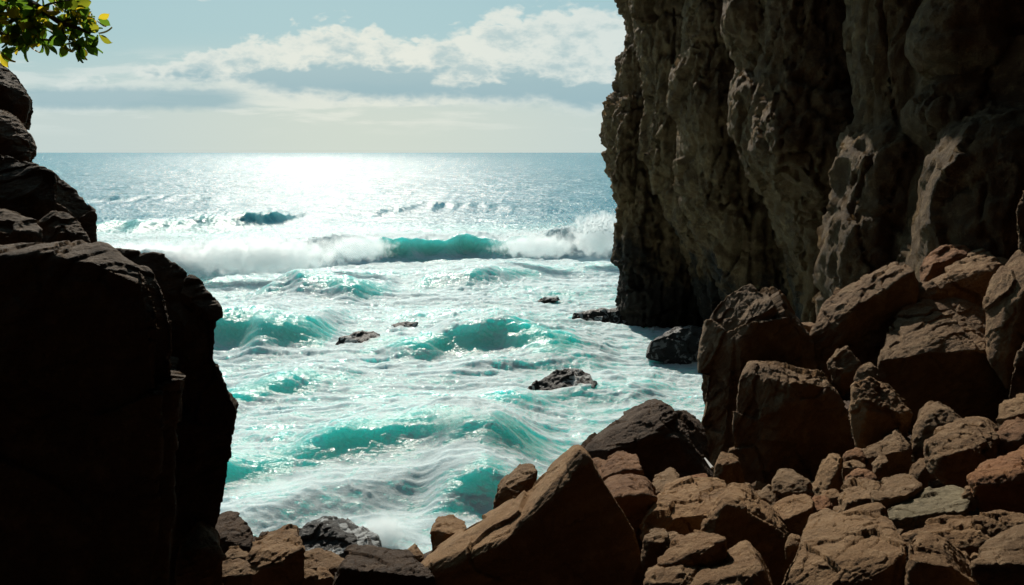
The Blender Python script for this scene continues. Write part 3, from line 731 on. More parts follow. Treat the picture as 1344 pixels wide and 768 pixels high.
WAVES = [
 # crest points,                                                            wf, wb, over, foam type
 dict(p=[(60,345,1.2),(150,338,1.9),(240,328,2.2),(330,322,2.1),(420,318,2.1),(480,314,2.0),(550,311,1.9),(620,311,1.9),(680,311,1.9),(735,303,2.4),(775,297,2.9),(830,297,2.8),(900,300,2.4)], f=1.7, b=9, main=1),
 dict(p=[(110,293,.7),(200,288,1.3),(290,281,1.7),(345,277,1.8),(395,281,.8)], f=3.8, b=12, clear=1.9),
 dict(p=[(400,284,.3),(480,276,.6),(560,268,.9),(600,266,.8),(680,268,.4)], f=6, b=12, clear=.4),
 dict(p=[(80,262,.4),(200,258,.6),(300,262,.4)], f=6, b=12, clear=.4),
 dict(p=[(340,381,.4),(365,368,1.0),(392,360,1.3),(430,364,1.1),(475,374,.8),(520,376,.3)], f=2.2, b=5, clear=1.0, patch=(392, 378, 60, 12)),
 dict(p=[(540,368,.3),(590,360,.8),(640,352,1.0),(690,352,.6),(720,356,.3)], f=2.2, b=5, clear=.8),
 dict(p=[(240,408,1.5),(290,403,1.9),(330,402,1.8),(365,411,1.7),(400,420,1.3),(440,428,.6)], f=2.3, b=5, clear=1.6),
 dict(p=[(470,452,.3),(540,448,.7),(585,430,1.2),(640,419,1.5),(690,430,1.2),(735,445,.6),(780,452,.3)], f=1.9, b=4.5, clear=1.7),
 dict(p=[(290,512,.3),(330,505,.55),(375,496,.7),(410,502,.45),(470,500,.2)], f=1.2, b=3, clear=1.0),
 dict(p=[(570,492,.2),(640,478,.5),(700,470,.6),(760,463,.6),(800,470,.3)], f=1.3, b=3, clear=.3),
 dict(p=[(240,603,.7),(300,596,.8),(345,599,.5),(370,610,.2)], f=1.3, b=3, clear=1.3),
 dict(p=[(350,604,.3),(390,588,.7),(440,573,.95),(500,562,1.0),(560,561,1.0),(620,556,1.1),(670,566,.8),(720,580,.4)], f=1.25, b=2.8, clear=1.2),
 dict(p=[(260,672,.3),(330,660,.5),(410,645,.55),(470,632,.55),(520,618,.6),(560,610,.55),(610,614,.55),(660,622,.55),(720,624,.4)], f=1.3, b=2.6, main=2),
 dict(p=[(560,655,.2),(590,640,.45),(640,632,.5),(690,640,.3)], f=1.1, b=2.2, clear=1.7),
 dict(p=[(620,520,.2),(700,520,.45),(800,505,.5),(880,500,.3)], f=1.1, b=2.6, clear=.5),
]
FULL = (X, Y, H, PUSH, white, turq, billow)
for k, w in enumerate(WAVES):
    cy_ = [PZ(x, y, h)[1] for x, y, h in w['p']]
    lo, hi = min(cy_)-3.2*w['f']-2, max(cy_)*1.12+9*w['b']
    i0, i1 = np.searchsorted(rr, lo*.98), min(len(rr), np.searchsorted(rr, hi*1.35)+1)
    X, Y, H, PUSH, white, turq, billow = [a[i0:i1] for a in FULL]
    h, A, s, face, top, fall, win, rel = crest(w['p'], w['f'], w['b'], seed=k*7.7)
    H += h
    PUSH += np.clip(rel, 0, 1)**2*A*.35*np.where(s < w['b'], 1, 0)
    if 'clear' in w:
        turq += w['clear']*sst(-1.6*w['f'], -.5*w['f'], s)*sst(w['f']*.9, -.1*w['f'], s)*sst(.12, .5, A)*(.55+.9*np.clip(n2(X*.35+k, Y*.35), -.5, .7))
    if w.get('main') == 1:
        # crumbling shoulders with a clear glassy face in between
        px = X/(Y+1e-6)*1090+672
        shoulder = np.clip(sst(510, 440, px)+sst(670, 735, px), 0, 1)
        billow += fall*shoulder*sst(.5, 1.5, A); white += 1.6*fall*shoulder
        turq += 1.6*sst(-1.7*w['f'], -.4*w['f'], s)*sst(w['f']*.5, -.3*w['f'], s)*(1-shoulder)*win
        white += 1.0*sst(-.1*w['f'], .8*w['f'], s)*sst(22, 3, s)*win
        PUSH += .9*(1-shoulder)*top*A*.5
    if w.get('main') == 2:
        billow += 0*fall; white += .35*fall
X, Y, H, PUSH, white, turq, billow = FULL
H = H.astype(np.float32)
# a heap of white water thrown up over the near wave, and a smaller one by the shore rock
for (px_, py_, hh_, rx_, ry_) in ((612, 582, .42, 1.7, 1.0), (505, 712, .3, .8, .6)):
    c_ = PZ(px_, py_); g_ = np.exp(-((X-c_[0])/rx_)**2-((Y-c_[1]-.25)/ry_)**2)
    H += hh_*g_; billow += .5*g_; white += 1.3*g_
# billowing white water
bq = np.stack([X.ravel()*1.0, Y.ravel()*1.0, H.ravel()*1.0], 1)
m = billow.ravel() > .02
bump = np.zeros(X.size, np.float32)
sub = bq[m]
scl = np.clip(sub[:, 1]/70, .22, 1.0)[:, None]
bb = np.abs(n3(sub/(2.6*scl)))*.9+np.abs(n3(sub/(1.2*scl)+9))*.45+np.abs(n3(sub/(.5*scl)+4))*.2
bump[m] = bb*scl[:, 0]*1.0
bump = bump.reshape(X.shape)*np.clip(billow, 0, 1)
H = H+bump*.5
PUSH += bump*.35

# foam density on the surface
wx = 2.2*n2(X*.22, Y*.22)+.8*n2(X*.7+5, Y*.7); wy = 2.0*n2(X*.2+40, Y*.2)+.7*n2(X*.6+55, Y*.6)
U_ = (X+.35*Y*0+wx); V_ = (Y+wy)
st = fbm2(U_*.45, V_*1.9, 5, .62)          # streaks lying along the crests
lac = 1-2*np.abs(fbm2(U_*.8+7, V_*1.4, 4, .6))   # lacework
patch = fbm2(X*.10+20, Y*.16, 3)
zone = sst(118, 92, Y+2*n2(X*.1, Y*.1))
nearT = sst(45, 20, Y)
foam = zone*(.60+.30*patch-.20*nearT)-turq*.85+white*.8
foam += (.26+.16*nearT)*st*zone+(.16+.14*nearT)*lac*zone
foam += (1-zone)*(.10*patch-.28+.35*sst(.25, .75, st)-.4*np.clip(turq, 0, 1)+.12*sst(150, 118, Y))
foam = np.clip(foam, -.3, 1.4)
H += .018*np.clip(foam, 0, 1)*(st+lac)*sst(120, 60, Y)*(.4+.6*sst(20, 50, Y))
depth_tint = np.clip(zone*.85+.25*turq, 0, 1)

Yd = Y-PUSH
Xd = X
V = np.stack([Xd, Yd, H], -1).reshape(-1, 3)
ny, nx = X.shape; idx = np.arange(ny*nx).reshape(ny, nx)
Fq = np.stack([idx[:-1, :-1], idx[:-1, 1:], idx[1:, 1:], idx[1:, :-1]], -1).reshape(-1, 4)

msea, nt = newmat('sea_water'); b = NB(nt)
pos = b.n('ShaderNodeNewGeometry').outputs['Position']
fa = b.n('ShaderNodeAttribute', attribute_name='foam').outputs['Fac']
ta = b.n('ShaderNodeAttribute', attribute_name='tint').outputs['Fac']
sep = b.n('ShaderNodeSeparateXYZ', i_Vector=pos)
flat = b.n('ShaderNodeMapping'); nt.links.new(pos, flat.inputs[0]); flat.inputs['Scale'].default_value = (1, 1.9, .4)
fp = flat.outputs[0]
n_a = b.noise(fp, 1.6, 7, .68, .6)
n_b = b.noise(fp, 9.0, 5, .7, .3)
fx = b.m('ADD', fa, b.m('MULTIPLY', b.m('SUBTRACT', n_a, .5), .75))
fx = b.m('ADD', fx, b.m('MULTIPLY', b.m('SUBTRACT', n_b, .5), .45))
def lace(v, s):
    nd = b.n('ShaderNodeTexVoronoi', feature='DISTANCE_TO_EDGE'); nd.inputs['Scale'].default_value = s; nt.links.new(v, nd.inputs['Vector']); return b.m('SUBTRACT', .16, nd.outputs['Distance'])
wsc = b.n('ShaderNodeVectorMath', operation='SCALE', i_Scale=1.1); nt.links.new(b.noise(fp, 1.1, 4, .6, out=1), wsc.inputs[0])
lv = b.vm('ADD', fp, wsc.outputs[0])
lc = b.m('ADD', b.m('MULTIPLY', lace(lv, 1.5), 1.0), b.m('MULTIPLY', lace(lv, 4.2), .9))
fx = b.m('ADD', fx, b.m('MULTIPLY', lc, 1.25))
fo = b.ss(.20, .90, fx)
far = b.ss(60, 260, sep.outputs[1])
deep = b.mix(ta, (.010, .19, .27), (.30, .66, .62))
film = b.mix(b.m('MULTIPLY', b.ss(-.2, .45, fx), .7), deep, (.46, .70, .69))
# water
rip1 = b.noise(fp, .9, 4, .6); rip2 = b.noise(fp, 5.5, 4, .65); rip3 = b.noise(fp, .16, 4, .6)
hh = b.m('ADD', b.m('MULTIPLY', rip1, 1.0), b.m('MULTIPLY', rip2, .16))
hh = b.m('ADD', hh, b.m('MULTIPLY', rip3, b.m('MULTIPLY', far, 4.0)))
bw = b.n('ShaderNodeBump', i_Height=hh, i_Strength=1.0, i_Distance=.27)

wat = b.n('ShaderNodeBsdfPrincipled')
nt.links.new(film, wat.inputs['Base Color']); wat.inputs['IOR'].default_value = 1.33; wat.inputs['Specular IOR Level'].default_value = .3; wat.inputs['Subsurface Weight'].default_value = .8; wat.inputs['Subsurface Radius'].default_value = (.25, 2.6, 2.5); wat.inputs['Subsurface Scale'].default_value = 1.2
nt.links.new(b.m('ADD', b.m('MULTIPLY', far, -.02), .24), wat.inputs['Roughness']); nt.links.new(bw.outputs[0], wat.inputs['Normal'])
# foam
fh = b.m('ADD', b.m('MULTIPLY', n_b, .5), b.m('MULTIPLY', n_a, 1.0))
fh = b.m('ADD', fh, b.m('MULTIPLY', b.noise(pos, 26, 4, .8), .3))
bf = b.n('ShaderNodeBump', i_Height=fh, i_Strength=.6, i_Distance=.12)
fm = b.n('ShaderNodeBsdfPrincipled'); fm.inputs['Base Color'].default_value = (.56, .70, .73, 1); fm.inputs['Roughness'].default_value = .7; fm.inputs['Specular IOR Level'].default_value = .2; fm.inputs['Subsurface Weight'].default_value = .7; fm.inputs['Subsurface Radius'].default_value = (.35, .42, .45); fm.inputs['Subsurface Scale'].default_value = 1.0
nt.links.new(bf.outputs[0], fm.inputs['Normal'])
mx = b.n('ShaderNodeMixShader'); nt.links.new(fo, mx.inputs[0]); nt.links.new(wat.outputs[0], mx.inputs[1]); nt.links.new(fm.outputs[0], mx.inputs[2])
nt.links.new(mx.outputs[0], b.n('ShaderNodeOutputMaterial').inputs[0])
me = mesh_from('sea', V, Fq, msea)
for nm, arr in (('foam', foam), ('tint', depth_tint)):
    at = me.attributes.new(nm, 'FLOAT', 'POINT'); at.data.foreach_set('value', arr.astype(np.float32).ravel())
link('sea', me, 'turquoise sea with breaking waves and white foam reaching the horizon', 'sea', kind='structure')
print('sea', time.time()-T0, len(me.vertices))

# ------------------------------------------------------------------ spray hanging over the breaking water
def spray(label, c, r, dens, seed, lump=1.0):
    bm = bmesh.new(); bmesh.ops.create_icosphere(bm, subdivisions=3, radius=1)
    me = bpy.data.meshes.new('sea_spray'); bm.to_mesh(me); bm.free()
    m, nt = newmat('spray_mist'); b = NB(nt)
    oc = b.n('ShaderNodeTexCoord').outputs['Object']
    ln = b.n('ShaderNodeVectorMath', operation='LENGTH'); nt.links.new(oc, ln.inputs[0])
    pos = b.n('ShaderNodeNewGeometry').outputs['Position']
    off = b.vm('ADD', pos, (seed*3.1, seed, 0))
    nz = b.noise(off, 1.5*lump, 6, .68, .2)
    fall = b.m('SUBTRACT', 1.0, ln.outputs['Value'])
    dn = b.ss(.18, .72, b.m('ADD', fall, b.m('MULTIPLY', b.m('SUBTRACT', nz, .5), 1.9)))
    dn = b.m('MULTIPLY', dn, b.ss(0, .12, fall))
    pv = b.n('ShaderNodeVolumePrincipled'); pv.inputs['Color'].default_value = (.96, .985, .99, 1); pv.inputs['Anisotropy'].default_value = .55
    nt.links.new(b.m('MULTIPLY', dn, dens*1.9), pv.inputs['Density'])
    nt.links.new(pv.outputs[0], b.n('ShaderNodeOutputMaterial').inputs['Volume'])
    me.materials.append(m)
    o = link('sea_spray', me, label, 'spray', kind='stuff'); o.location = c; o.scale = r
    return o
SPR = [('tall burst of spray where the breaker meets the cliff', (788,308), 74, (3.6,2.0,2.6), 1.3, 1),
       ('spray along the right shoulder of the breaker', (705,322), 71, (5.0,1.8,1.5), 1.0, 2),
       ('long low spray over the left shoulder of the breaker', (340,336), 64.5, (9.5,2.2,2.0), 1.3, 3),
       ('spray at the far left end of the breaker', (200,341), 65, (6.5,2.2,1.8), 1.3, 4),
       ('spray between the left shoulder and the glassy face', (470,324), 66, (3.8,1.7,1.5), .9, 5),
       ('white burst of spray over the near turquoise wave', (612,560), 26.9, (1.8,.9,.9), 2.2, 6),
       ('spray bursting behind the wet black shore rock', (503,700), 21.0, (.8,.7,.7), 2.2, 7),
       ('low spray over the nearest white water', (400,650), 23.6, (2.9,1.3,.6), 1.2, 8)]
for lab, (x, y), D, r, dens, sd in SPR: spray(lab, tuple(P(x, y, D)), r, dens, sd, 1.0 if D > 50 else 2.4)

# thrown droplets and torn scraps of foam over the crests
rd = np.random.default_rng(4); DV, DF = [], []
oct_v = np.array([(1,0,0),(-1,0,0),(0,1,0),(0,-1,0),(0,0,1),(0,0,-1)], float)
oct_f = [(0,2,4),(2,1,4),(1,3,4),(3,0,4),(2,0,5),(1,2,5),(3,1,5),(0,3,5)]
def drops(line, D, n, up, sx, sy, r0, r1):
    for _ in range(n):
        t = rd.random()*(len(line)-1); k = int(t); f = t-k
        x = line[k][0]*(1-f)+line[k+1][0]*f; y = line[k][1]*(1-f)+line[k+1][1]*f
        c = P(x, y, D)+np.array((rd.normal()*sx, rd.normal()*sy, min(rd.exponential(up), up*4)-up*.6))
        r = r0+(r1-r0)*rd.random()**4; b0 = len(DV)
        for v in oct_v*r*(.6+.8*rd.random((1, 3))): DV.append(tuple(c+v))
        DF.extend([(b0+a, b0+b_, b0+c_) for a, b_, c_ in oct_f])
drops([(150,334),(250,326),(340,321),(430,318),(500,313)], 66.5, 2600, .35, .5, .5, .012, .055)
drops([(650,312),(700,308),(745,300),(790,290),(815,288)], 72, 2600, .55, .5, .6, .012, .06)
drops([(760,300),(800,296)], 72, 900, .9, 1.0, .7, .012, .06)
drops([(500,311),(580,309),(660,310)], 70, 500, .15, .4, .3, .01, .03)
drops([(570,566),(610,556),(655,566)], 26.6, 1500, .22, .25, .3, .004, .016)
drops([(440,690),(500,700),(540,715)], 21.2, 1100, .16, .2, .25, .003, .012)
drops([(380,590),(470,570),(560,563)], 27.2, 500, .10, .2, .2, .004, .012)
me = bpy.data.meshes.new('spray_droplets'); me.from_pydata(DV, [], DF)
md, nt = newmat('foam_scrap'); b = NB(nt); pr = b.n('ShaderNodeBsdfPrincipled'); pr.inputs['Base Color'].default_value = (.85, .9, .92, 1); pr.inputs['Roughness'].default_value = .4
tl = b.n('ShaderNodeBsdfTranslucent'); tl.inputs[0].default_value = (.85, .9, .92, 1)
mx = b.n('ShaderNodeMixShader', i_0=.5); nt.links.new(pr.outputs[0], mx.inputs[1]); nt.links.new(tl.outputs[0], mx.inputs[2]); nt.links.new(mx.outputs[0], b.n('ShaderNodeOutputMaterial').inputs[0])
me.materials.append(md); link('spray_droplets', me, 'white droplets and scraps of foam thrown up over the wave crests', 'spray', kind='stuff')

# ------------------------------------------------------------------ tree with the overhanging branch
def tube(bm, pts, r0, r1, n=7):
    rings = []
    for i, p in enumerate(pts):
        t = i/(len(pts)-1); r = r0+(r1-r0)*t
        d = Vector(pts[min(i+1, len(pts)-1)])-Vector(pts[max(i-1, 0)]); d.normalize()
        a = d.orthogonal().normalized(); c = d.cross(a)
        rings.append([bm.verts.new(Vector(p)+(a*math.cos(2*math.pi*k/n)+c*math.sin(2*math.pi*k/n))*r) for k in range(n)])
    for a_, b_ in zip(rings[:-1], rings[1:]):
        for k in range(n): bm.faces.new([a_[k], a_[(k+1) % n], b_[(k+1) % n], b_[k]])
    bm.faces.new(rings[0]); bm.faces.new(rings[-1])
def bez(pts, n=10):
    out = []
    for i in range(len(pts)-1):
        p0 = Vector(pts[max(i-1, 0)]); p1 = Vector(pts[i]); p2 = Vector(pts[i+1]); p3 = Vector(pts[min(i+2, len(pts)-1)])
        for k in range(n):
            t = k/n; out.append(.5*((2*p1)+(p2-p0)*t+(2*p0-5*p1+4*p2-p3)*t*t+(3*p1-p0-3*p2+p3)*t**3))
    out.append(Vector(pts[-1])); return out
TD = 4.2
base = np.array((-4.6, 3.4, 5.2))
root = bpy.data.objects.new('tree', None); COL.objects.link(root)
root['label'] = 'leafy green and yellow branch of a tree reaching in at the top left corner'; root['category'] = 'tree'
mbark, nt = newmat('bark'); b = NB(nt); g = b.n('ShaderNodeNewGeometry').outputs['Position']
pr = b.n('ShaderNodeBsdfPrincipled'); nt.links.new(b.mix(b.noise(g, 30), (.035, .026, .018), (.09, .07, .05)), pr.inputs['Base Color']); pr.inputs['Roughness'].default_value = .85
nt.links.new(pr.outputs[0], b.n('ShaderNodeOutputMaterial').inputs[0])
mleaf, nt = newmat('leaf'); b = NB(nt); g = b.n('ShaderNodeNewGeometry').outputs['Position']
la = b.n('ShaderNodeAttribute', attribute_name='leafcol').outputs['Fac']
cl = b.mix(b.ss(.35, .9, la), (.035, .075, .018), (.28, .23, .025)); cl = b.mix(b.m('MULTIPLY', b.noise(g, 90), .5), cl, (.02, .04, .012))
pr = b.n('ShaderNodeBsdfPrincipled', i_Roughness=.5); nt.links.new(cl, pr.inputs['Base Color'])
tr = b.n('ShaderNodeBsdfTranslucent'); ct = b.mix(b.ss(.3, .9, la), (.13, .25, .02), (.70, .55, .03)); nt.links.new(ct, tr.inputs[0])
mx = b.n('ShaderNodeMixShader', i_0=.65); nt.links.new(pr.outputs[0], mx.inputs[1]); nt.links.new(tr.outputs[0], mx.inputs[2])
nt.links.new(mx.outputs[0], b.n('ShaderNodeOutputMaterial').inputs[0])
# trunk stands on the rocks beside the camera, out of the picture
bt = bmesh.new(); fork = P(-330, -60, TD)
tube(bt, bez([base, base+np.array((.1, .1, 2.0)), base+np.array((.3, .2, 4.0)), fork, fork+np.array((-.3, .3, 1.5))]), .16, .06, 12)
me = bpy.data.meshes.new('trunk'); bt.to_mesh(me); bt.free(); me.materials.append(mbark); link('trunk', me, parent=root)
bb_ = bmesh.new()
B1 = bez([fork, P(-150, -60, TD), P(-20, -18, TD), P(30, 0, TD), P(52, 10, TD*.99), P(78, 29, TD*.98), P(100, 36, TD*.98), P(118, 44, TD*.98)])
B2 = bez([fork, P(-160, 10, TD*1.02), P(-30, 32, TD*1.03), P(8, 46, TD*1.03), P(40, 50, TD*1.02), P(66, 53, TD)])
B3 = bez([P(-20, -18, TD), P(10, 8, TD*1.04), P(28, 24, TD*1.05), P(46, 36, TD*1.05)])
B4 = bez([P(52, 10, TD*.99), P(70, 4, TD*.97), P(92, 0, TD*.96)])
B5 = bez([P(78, 29, TD*.98), P(86, 48, TD*.97), P(98, 60, TD*.97)])
B6 = bez([P(85, 28, TD*.98), P(108, 22, TD*1.0), P(124, 24, TD*1.01)])
for br, r0, r1 in ((B1, .03, .006), (B2, .02, .005), (B3, .012, .003), (B4, .006, .003), (B5, .005, .002), (B6, .005, .002)): tube(bb_, br, r0, r1)
me = bpy.data.meshes.new('branch'); bb_.to_mesh(me); bb_.free(); me.materials.append(mbark); link('branch', me, parent=root)
LV, LF, LC = [], [], []
rl = random.Random(5)
def leaf(p, d, size, colv):
    d = Vector(d).normalized(); side = d.cross(Vector((rl.gauss(0, 1), rl.gauss(0, 1), rl.gauss(0, 1)))).normalized(); up = d.cross(side)
    prof = [(0, 0), (.12, .10), (.32, .27), (.55, .33), (.75, .26), (.9, .12), (1, 0)]
    base_i = len(LV); n = len(prof); w = rl.uniform(.75, 1.05)
    for i, (t, hw) in enumerate(prof):
        c = Vector(p)+d*size*t+up*size*.18*math.sin(t*2.2)
        for s in (-1, 0, 1): LV.append(c+side*hw*size*s*w+up*(abs(s)*.10*size))
        LC.extend([colv]*3)
    for i in range(n-1):
        a = base_i+i*3
        for k in (0, 1): LF.append((a+k, a+k+1, a+k+4, a+k+3))
def cluster(x, y, n, spread=7, D=TD, size=.074, yel=.30, down=.3):
    for _ in range(max(2, int(n*1.05))):
        a = rl.uniform(0, 2*math.pi); r = spread*math.sqrt(rl.random())
        p = P(x+r*math.cos(a), y+r*math.sin(a), D+rl.uniform(-.1, .1))
        d = (math.cos(a)+rl.gauss(0, .35), rl.gauss(0, .5), -math.sin(a)+rl.gauss(0, .35)-down)
        leaf(p, d, size*rl.uniform(.7, 1.15), min(1, max(0, rl.gauss(.25, .2)+(.7 if rl.random() < yel else 0))))
for args in ((4,8,26,12),(20,2,20,10),(-12,20,26,14),(24,28,26,11),(38,26,26,9),(44,20,12,6),(52,38,16,7),(30,42,16,9),(46,48,14,6),(36,58,9,4),(55,55,7,4),(14,40,8,5),
             (10,58,4,4),(0,66,5,4),(70,0,10,8),(92,8,24,8),(98,18,18,7),(84,18,12,6),(112,24,7,4),(126,24,4,3),(108,34,18,6),(92,44,16,8),(112,46,14,6),(76,44,6,4),(88,56,10,6),(104,56,11,6),(112,60,4,3),(128,44,4,3),(98,68,3,3),(60,-8,14,9),(-40,40,20,16),(-30,-10,40,24)):
    cluster(*args)
me = bpy.data.meshes.new('foliage'); me.from_pydata([tuple(v) for v in LV], [], LF); me.materials.append(mleaf)
at = me.attributes.new('leafcol', 'FLOAT', 'POINT'); at.data.foreach_set('value', np.array(LC, np.float32))
me.polygons.foreach_set('use_smooth', np.ones(len(me.polygons), bool)); me.update()
link('foliage', me, parent=root)

# ------------------------------------------------------------------ light
SUN_AZ, SUN_EL = math.radians(-13.5), math.radians(37)
sdir = Vector((math.sin(SUN_AZ)*math.cos(SUN_EL), math.cos(SUN_AZ)*math.cos(SUN_EL), math.sin(SUN_EL)))
sl = bpy.data.lights.new('sun', 'SUN'); sl.energy = 4.8; sl.angle = math.radians(.53); sl.color = (1, .92, .80)
so = bpy.data.objects.new('sun', sl); COL.objects.link(so); so.rotation_euler = sdir.to_track_quat('Z', 'Y').to_euler(); so.location = (0, 0, 60)

w = bpy.data.worlds.new('World'); sc.world = w; w.use_nodes = True; nt = w.node_tree; nt.nodes.clear(); b = NB(nt)
sky = b.n('ShaderNodeTexSky', sky_type='NISHITA', sun_disc=False, sun_elevation=SUN_EL, sun_rotation=SUN_AZ, altitude=10, air_density=1.0, dust_density=1.5, ozone_density=1.0)
dirv = b.n('ShaderNodeTexCoord').outputs['Generated']
sp = b.n('ShaderNodeSeparateXYZ', i_Vector=dirv)
yy = b.m('MAXIMUM', sp.outputs[1], .05)
K = 1092.0
U = b.m('MULTIPLY_ADD', b.m('DIVIDE', sp.outputs[0], yy), K, 672.0)     # bearing on a tangent sky map
Vv = b.m('MULTIPLY_ADD', b.m('DIVIDE', sp.outputs[2], yy), -K, 200.0)
def curve(src, lo, hi, pts, vlo, vhi):
    mr = b.m('DIVIDE', b.m('SUBTRACT', src, float(lo)), float(hi-lo), clamp=True)
    fc = b.n('ShaderNodeFloatCurve', i_Value=mr); c = fc.mapping.curves[0]
    P_ = [((x-lo)/(hi-lo), (y-vlo)/(vhi-vlo)) for x, y in pts]
    c.points[0].location = P_[0]; c.points[1].location = P_[-1]
    for p in P_[1:-1]: c.points.new(*p)
    for p in c.points: p.handle_type = 'AUTO'
    fc.mapping.update()
    return b.m('MULTIPLY_ADD', fc.outputs[0], float(vhi-vlo), float(vlo))
cb = b.n('ShaderNodeCombineXYZ'); nt.links.new(b.m('DIVIDE', U, 100.0), cb.inputs[0]); nt.links.new(b.m('DIVIDE', Vv, 55.0), cb.inputs[1])
uv = cb.outputs[0]
cb2 = b.n('ShaderNodeCombineXYZ'); nt.links.new(b.m('DIVIDE', U, 160.0), cb2.inputs[0]); nt.links.new(b.m('DIVIDE', Vv, 22.0), cb2.inputs[1]); uvs = cb2.outputs[0]
nA = b.m('SUBTRACT', b.noise(uv, 1.3, 6, .58, .3), .5)
nB = b.m('SUBTRACT', b.noise(uv, 4.5, 6, .6), .5)
nS = b.m('SUBTRACT', b.noise(uvs, 1.0, 6, .55, .2), .5)
def cells(v, s):
    nd = b.n('ShaderNodeTexVoronoi', feature='F1'); nd.inputs['Scale'].default_value = s; nt.links.new(v, nd.inputs['Vector']); return b.m('SUBTRACT', .42, nd.outputs['Distance'])
uw = b.vm('ADD', uv, b.vm('SCALE', b.noise(uv, 2.0, 3, .5, out=1))); 
lump = b.m('ADD', b.m('MULTIPLY', nA, 36.0), b.m('MULTIPLY', nB, 26.0))
lump = b.m('ADD', lump, b.m('ADD', b.m('MULTIPLY', cells(uw, 2.2), 26.0), b.m('MULTIPLY', cells(uw, 5.5), 15.0)))
# main bank
top = curve(U, -400, 1800, [(-400,120),(0,112),(120,108),(200,90),(280,66),(360,50),(410,44),(440,30),(475,40),(560,46),(610,38),(650,18),(690,14),(750,8),(800,18),(860,30),(1100,40),(1800,60)], -50, 250)
bot = curve(U, -400, 1800, [(-400,125),(60,118),(200,112),(330,120),(400,132),(560,139),(700,140),(760,150),(830,148),(1100,140),(1800,140)], -50, 250)
dt = b.m('ADD', b.m('SUBTRACT', Vv, top), lump)
db = b.m('ADD', b.m('SUBTRACT', bot, Vv), b.m('MULTIPLY', lump, .35))
mask = b.m('MULTIPLY', b.ss(-5, 13, dt), b.ss(-8, 10, db))
gtop = curve(U, -400, 1800, [(-400,130),(100,122),(230,96),(330,84),(400,72),(470,74),(540,88),(600,92),(650,84),(700,78),(760,92),(830,98),(1100,80),(1800,80)], -50, 250)
gray = b.m('MULTIPLY', b.ss(-4, 20, b.m('ADD', b.m('SUBTRACT', Vv, gtop), b.m('ADD', b.m('MULTIPLY', nS, 60.0), b.m('MULTIPLY', lump, .9)))), b.ss(-6, 16, db))
# lower thin layers
lay = b.ss(.02, .16, b.m('ADD', nS, b.m('MULTIPLY', b.m('MULTIPLY', b.ss(70, 110, Vv), b.m('SUBTRACT', 1.0, b.ss(135, 160, Vv))), .13)))
lay = b.m('MULTIPLY', lay, b.m('MULTIPLY', b.ss(60, 95, Vv), b.m('SUBTRACT', 1.0, b.ss(150, 185, Vv))))
low = b.m('MULTIPLY', b.m('MULTIPLY', b.ss(112, 124, b.m('ADD', Vv, b.m('MULTIPLY', nB, 14.0))), b.m('SUBTRACT', 1.0, b.ss(138, 150, b.m('ADD', Vv, b.m('MULTIPLY', nB, 10.0))))), b.m('MULTIPLY', b.ss(0, 60, U), b.m('SUBTRACT', 1.0, b.ss(280, 360, b.m('ADD', U, b.m('MULTIPLY', nS, 100.0))))))
# small puff near the top edge
puff = b.m('SUBTRACT', 1.0, b.m('ADD', b.m('POWER', b.m('ABSOLUTE', b.m('DIVIDE', b.m('SUBTRACT', U, 284.0), 24.0)), 2.0), b.m('POWER', b.m('ABSOLUTE', b.m('DIVIDE', b.m('ADD', Vv, 2.0), 13.0)), 2.0)))
puff = b.ss(0, .8, b.m('ADD', puff, b.m('MULTIPLY', nB, 2.0)))
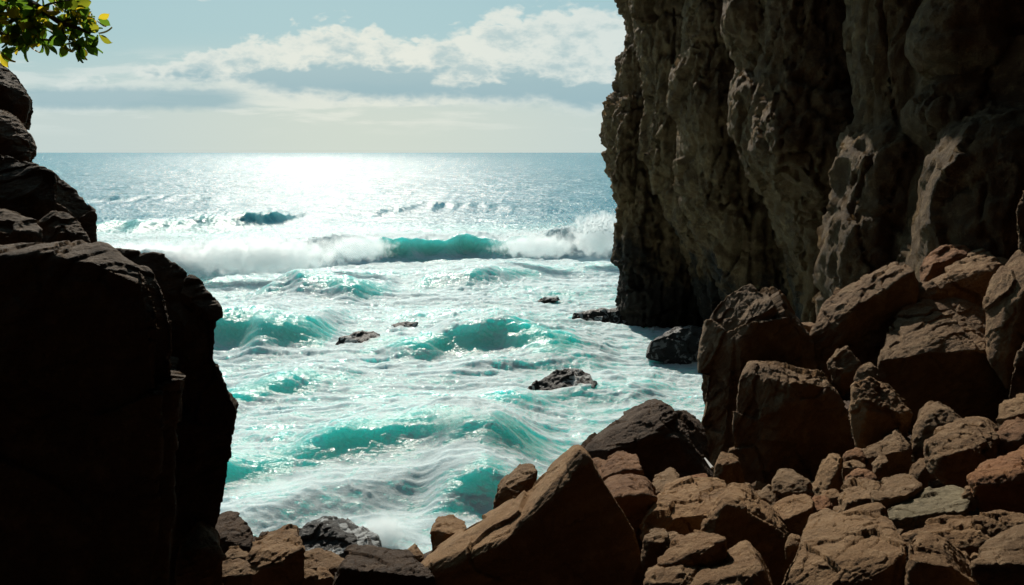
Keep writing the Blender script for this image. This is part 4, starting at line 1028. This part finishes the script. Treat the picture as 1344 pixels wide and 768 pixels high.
# colours in radiance units (background strength 0.1)
SK = 20.0
def lin(r, g, b_): return tuple((((c/255)+.055)/1.055)**2.4*SK if c > 10 else c/255/12.92*SK for c in (r, g, b_))
front = b.ss(.05, .35, sp.outputs[1])
nish = b.mix(1.0, sky.outputs[0], (1.12, 1.06, .86)); nish.node.blend_type = 'MULTIPLY'
hz = b.m('SUBTRACT', 1.0, b.ss(0.0, .30, b.m('ABSOLUTE', sp.outputs[2])))
hz = b.m('POWER', hz, 1.4)
blue = b.mix(b.ss(20, -60, Vv), lin(160, 202, 212), lin(132, 186, 204))
nish = b.mix(b.m('MULTIPLY', front, .8), nish, blue)
hz2 = b.m('MULTIPLY', b.ss(40, 170, Vv), .9)
col = b.mix(hz2, nish, lin(200, 213, 209))
sunw = b.m('MULTIPLY', b.m('SUBTRACT', 1.0, b.ss(0, 420, b.m('ABSOLUTE', b.m('SUBTRACT', U, 480.0)))), front)
col = b.mix(b.m('MULTIPLY', b.m('MULTIPLY', sunw, hz2), .5), col, lin(222, 226, 206))
cl_w = b.mix(sunw, lin(216, 226, 222), lin(234, 236, 224))
cl_g = b.mix(b.ss(60, 140, Vv), lin(168, 195, 199), lin(148, 181, 190))
col = b.mix(b.m('MULTIPLY', lay, b.m('MULTIPLY', front, .65)), col, cl_w)
col = b.mix(b.m('MULTIPLY', low, b.m('MULTIPLY', front, .75)), col, cl_g)
sh = b.m('MULTIPLY', b.ss(.42, .66, b.noise(b.vm('ADD', uv, (.9, .25, 2.0)), 2.2, 5, .6)), b.m('MULTIPLY', b.ss(6, 30, dt), .75))
cc = b.mix(b.m('MAXIMUM', b.m('MULTIPLY', gray, .95), sh), cl_w, cl_g)
col = b.mix(b.m('MULTIPLY', mask, b.m('MULTIPLY', front, .93)), col, cc)
col = b.mix(b.m('MULTIPLY', puff, b.m('MULTIPLY', front, .8)), col, cl_w)
bg = b.n('ShaderNodeBackground', i_Strength=.05); nt.links.new(col, bg.inputs[0])
nt.links.new(bg.outputs[0], b.n('ShaderNodeOutputWorld').inputs[0])

sc.view_settings.view_transform = 'Standard'; sc.view_settings.look = 'None'; sc.view_settings.gamma = 1; sc.view_settings.exposure = 0
sc.view_settings.use_curve_mapping = False
sc.render.engine = 'CYCLES'
cy = sc.cycles; cy.use_denoising = True; cy.max_bounces = 8; cy.diffuse_bounces = 2; cy.glossy_bounces = 3; cy.transmission_bounces = 4; cy.volume_bounces = 8
cy.use_adaptive_sampling = True; cy.adaptive_threshold = .02; cy.sample_clamp_indirect = 6; cy.caustics_reflective = False; cy.caustics_refractive = False

print('TOTAL SCRIPT', time.time()-T0)
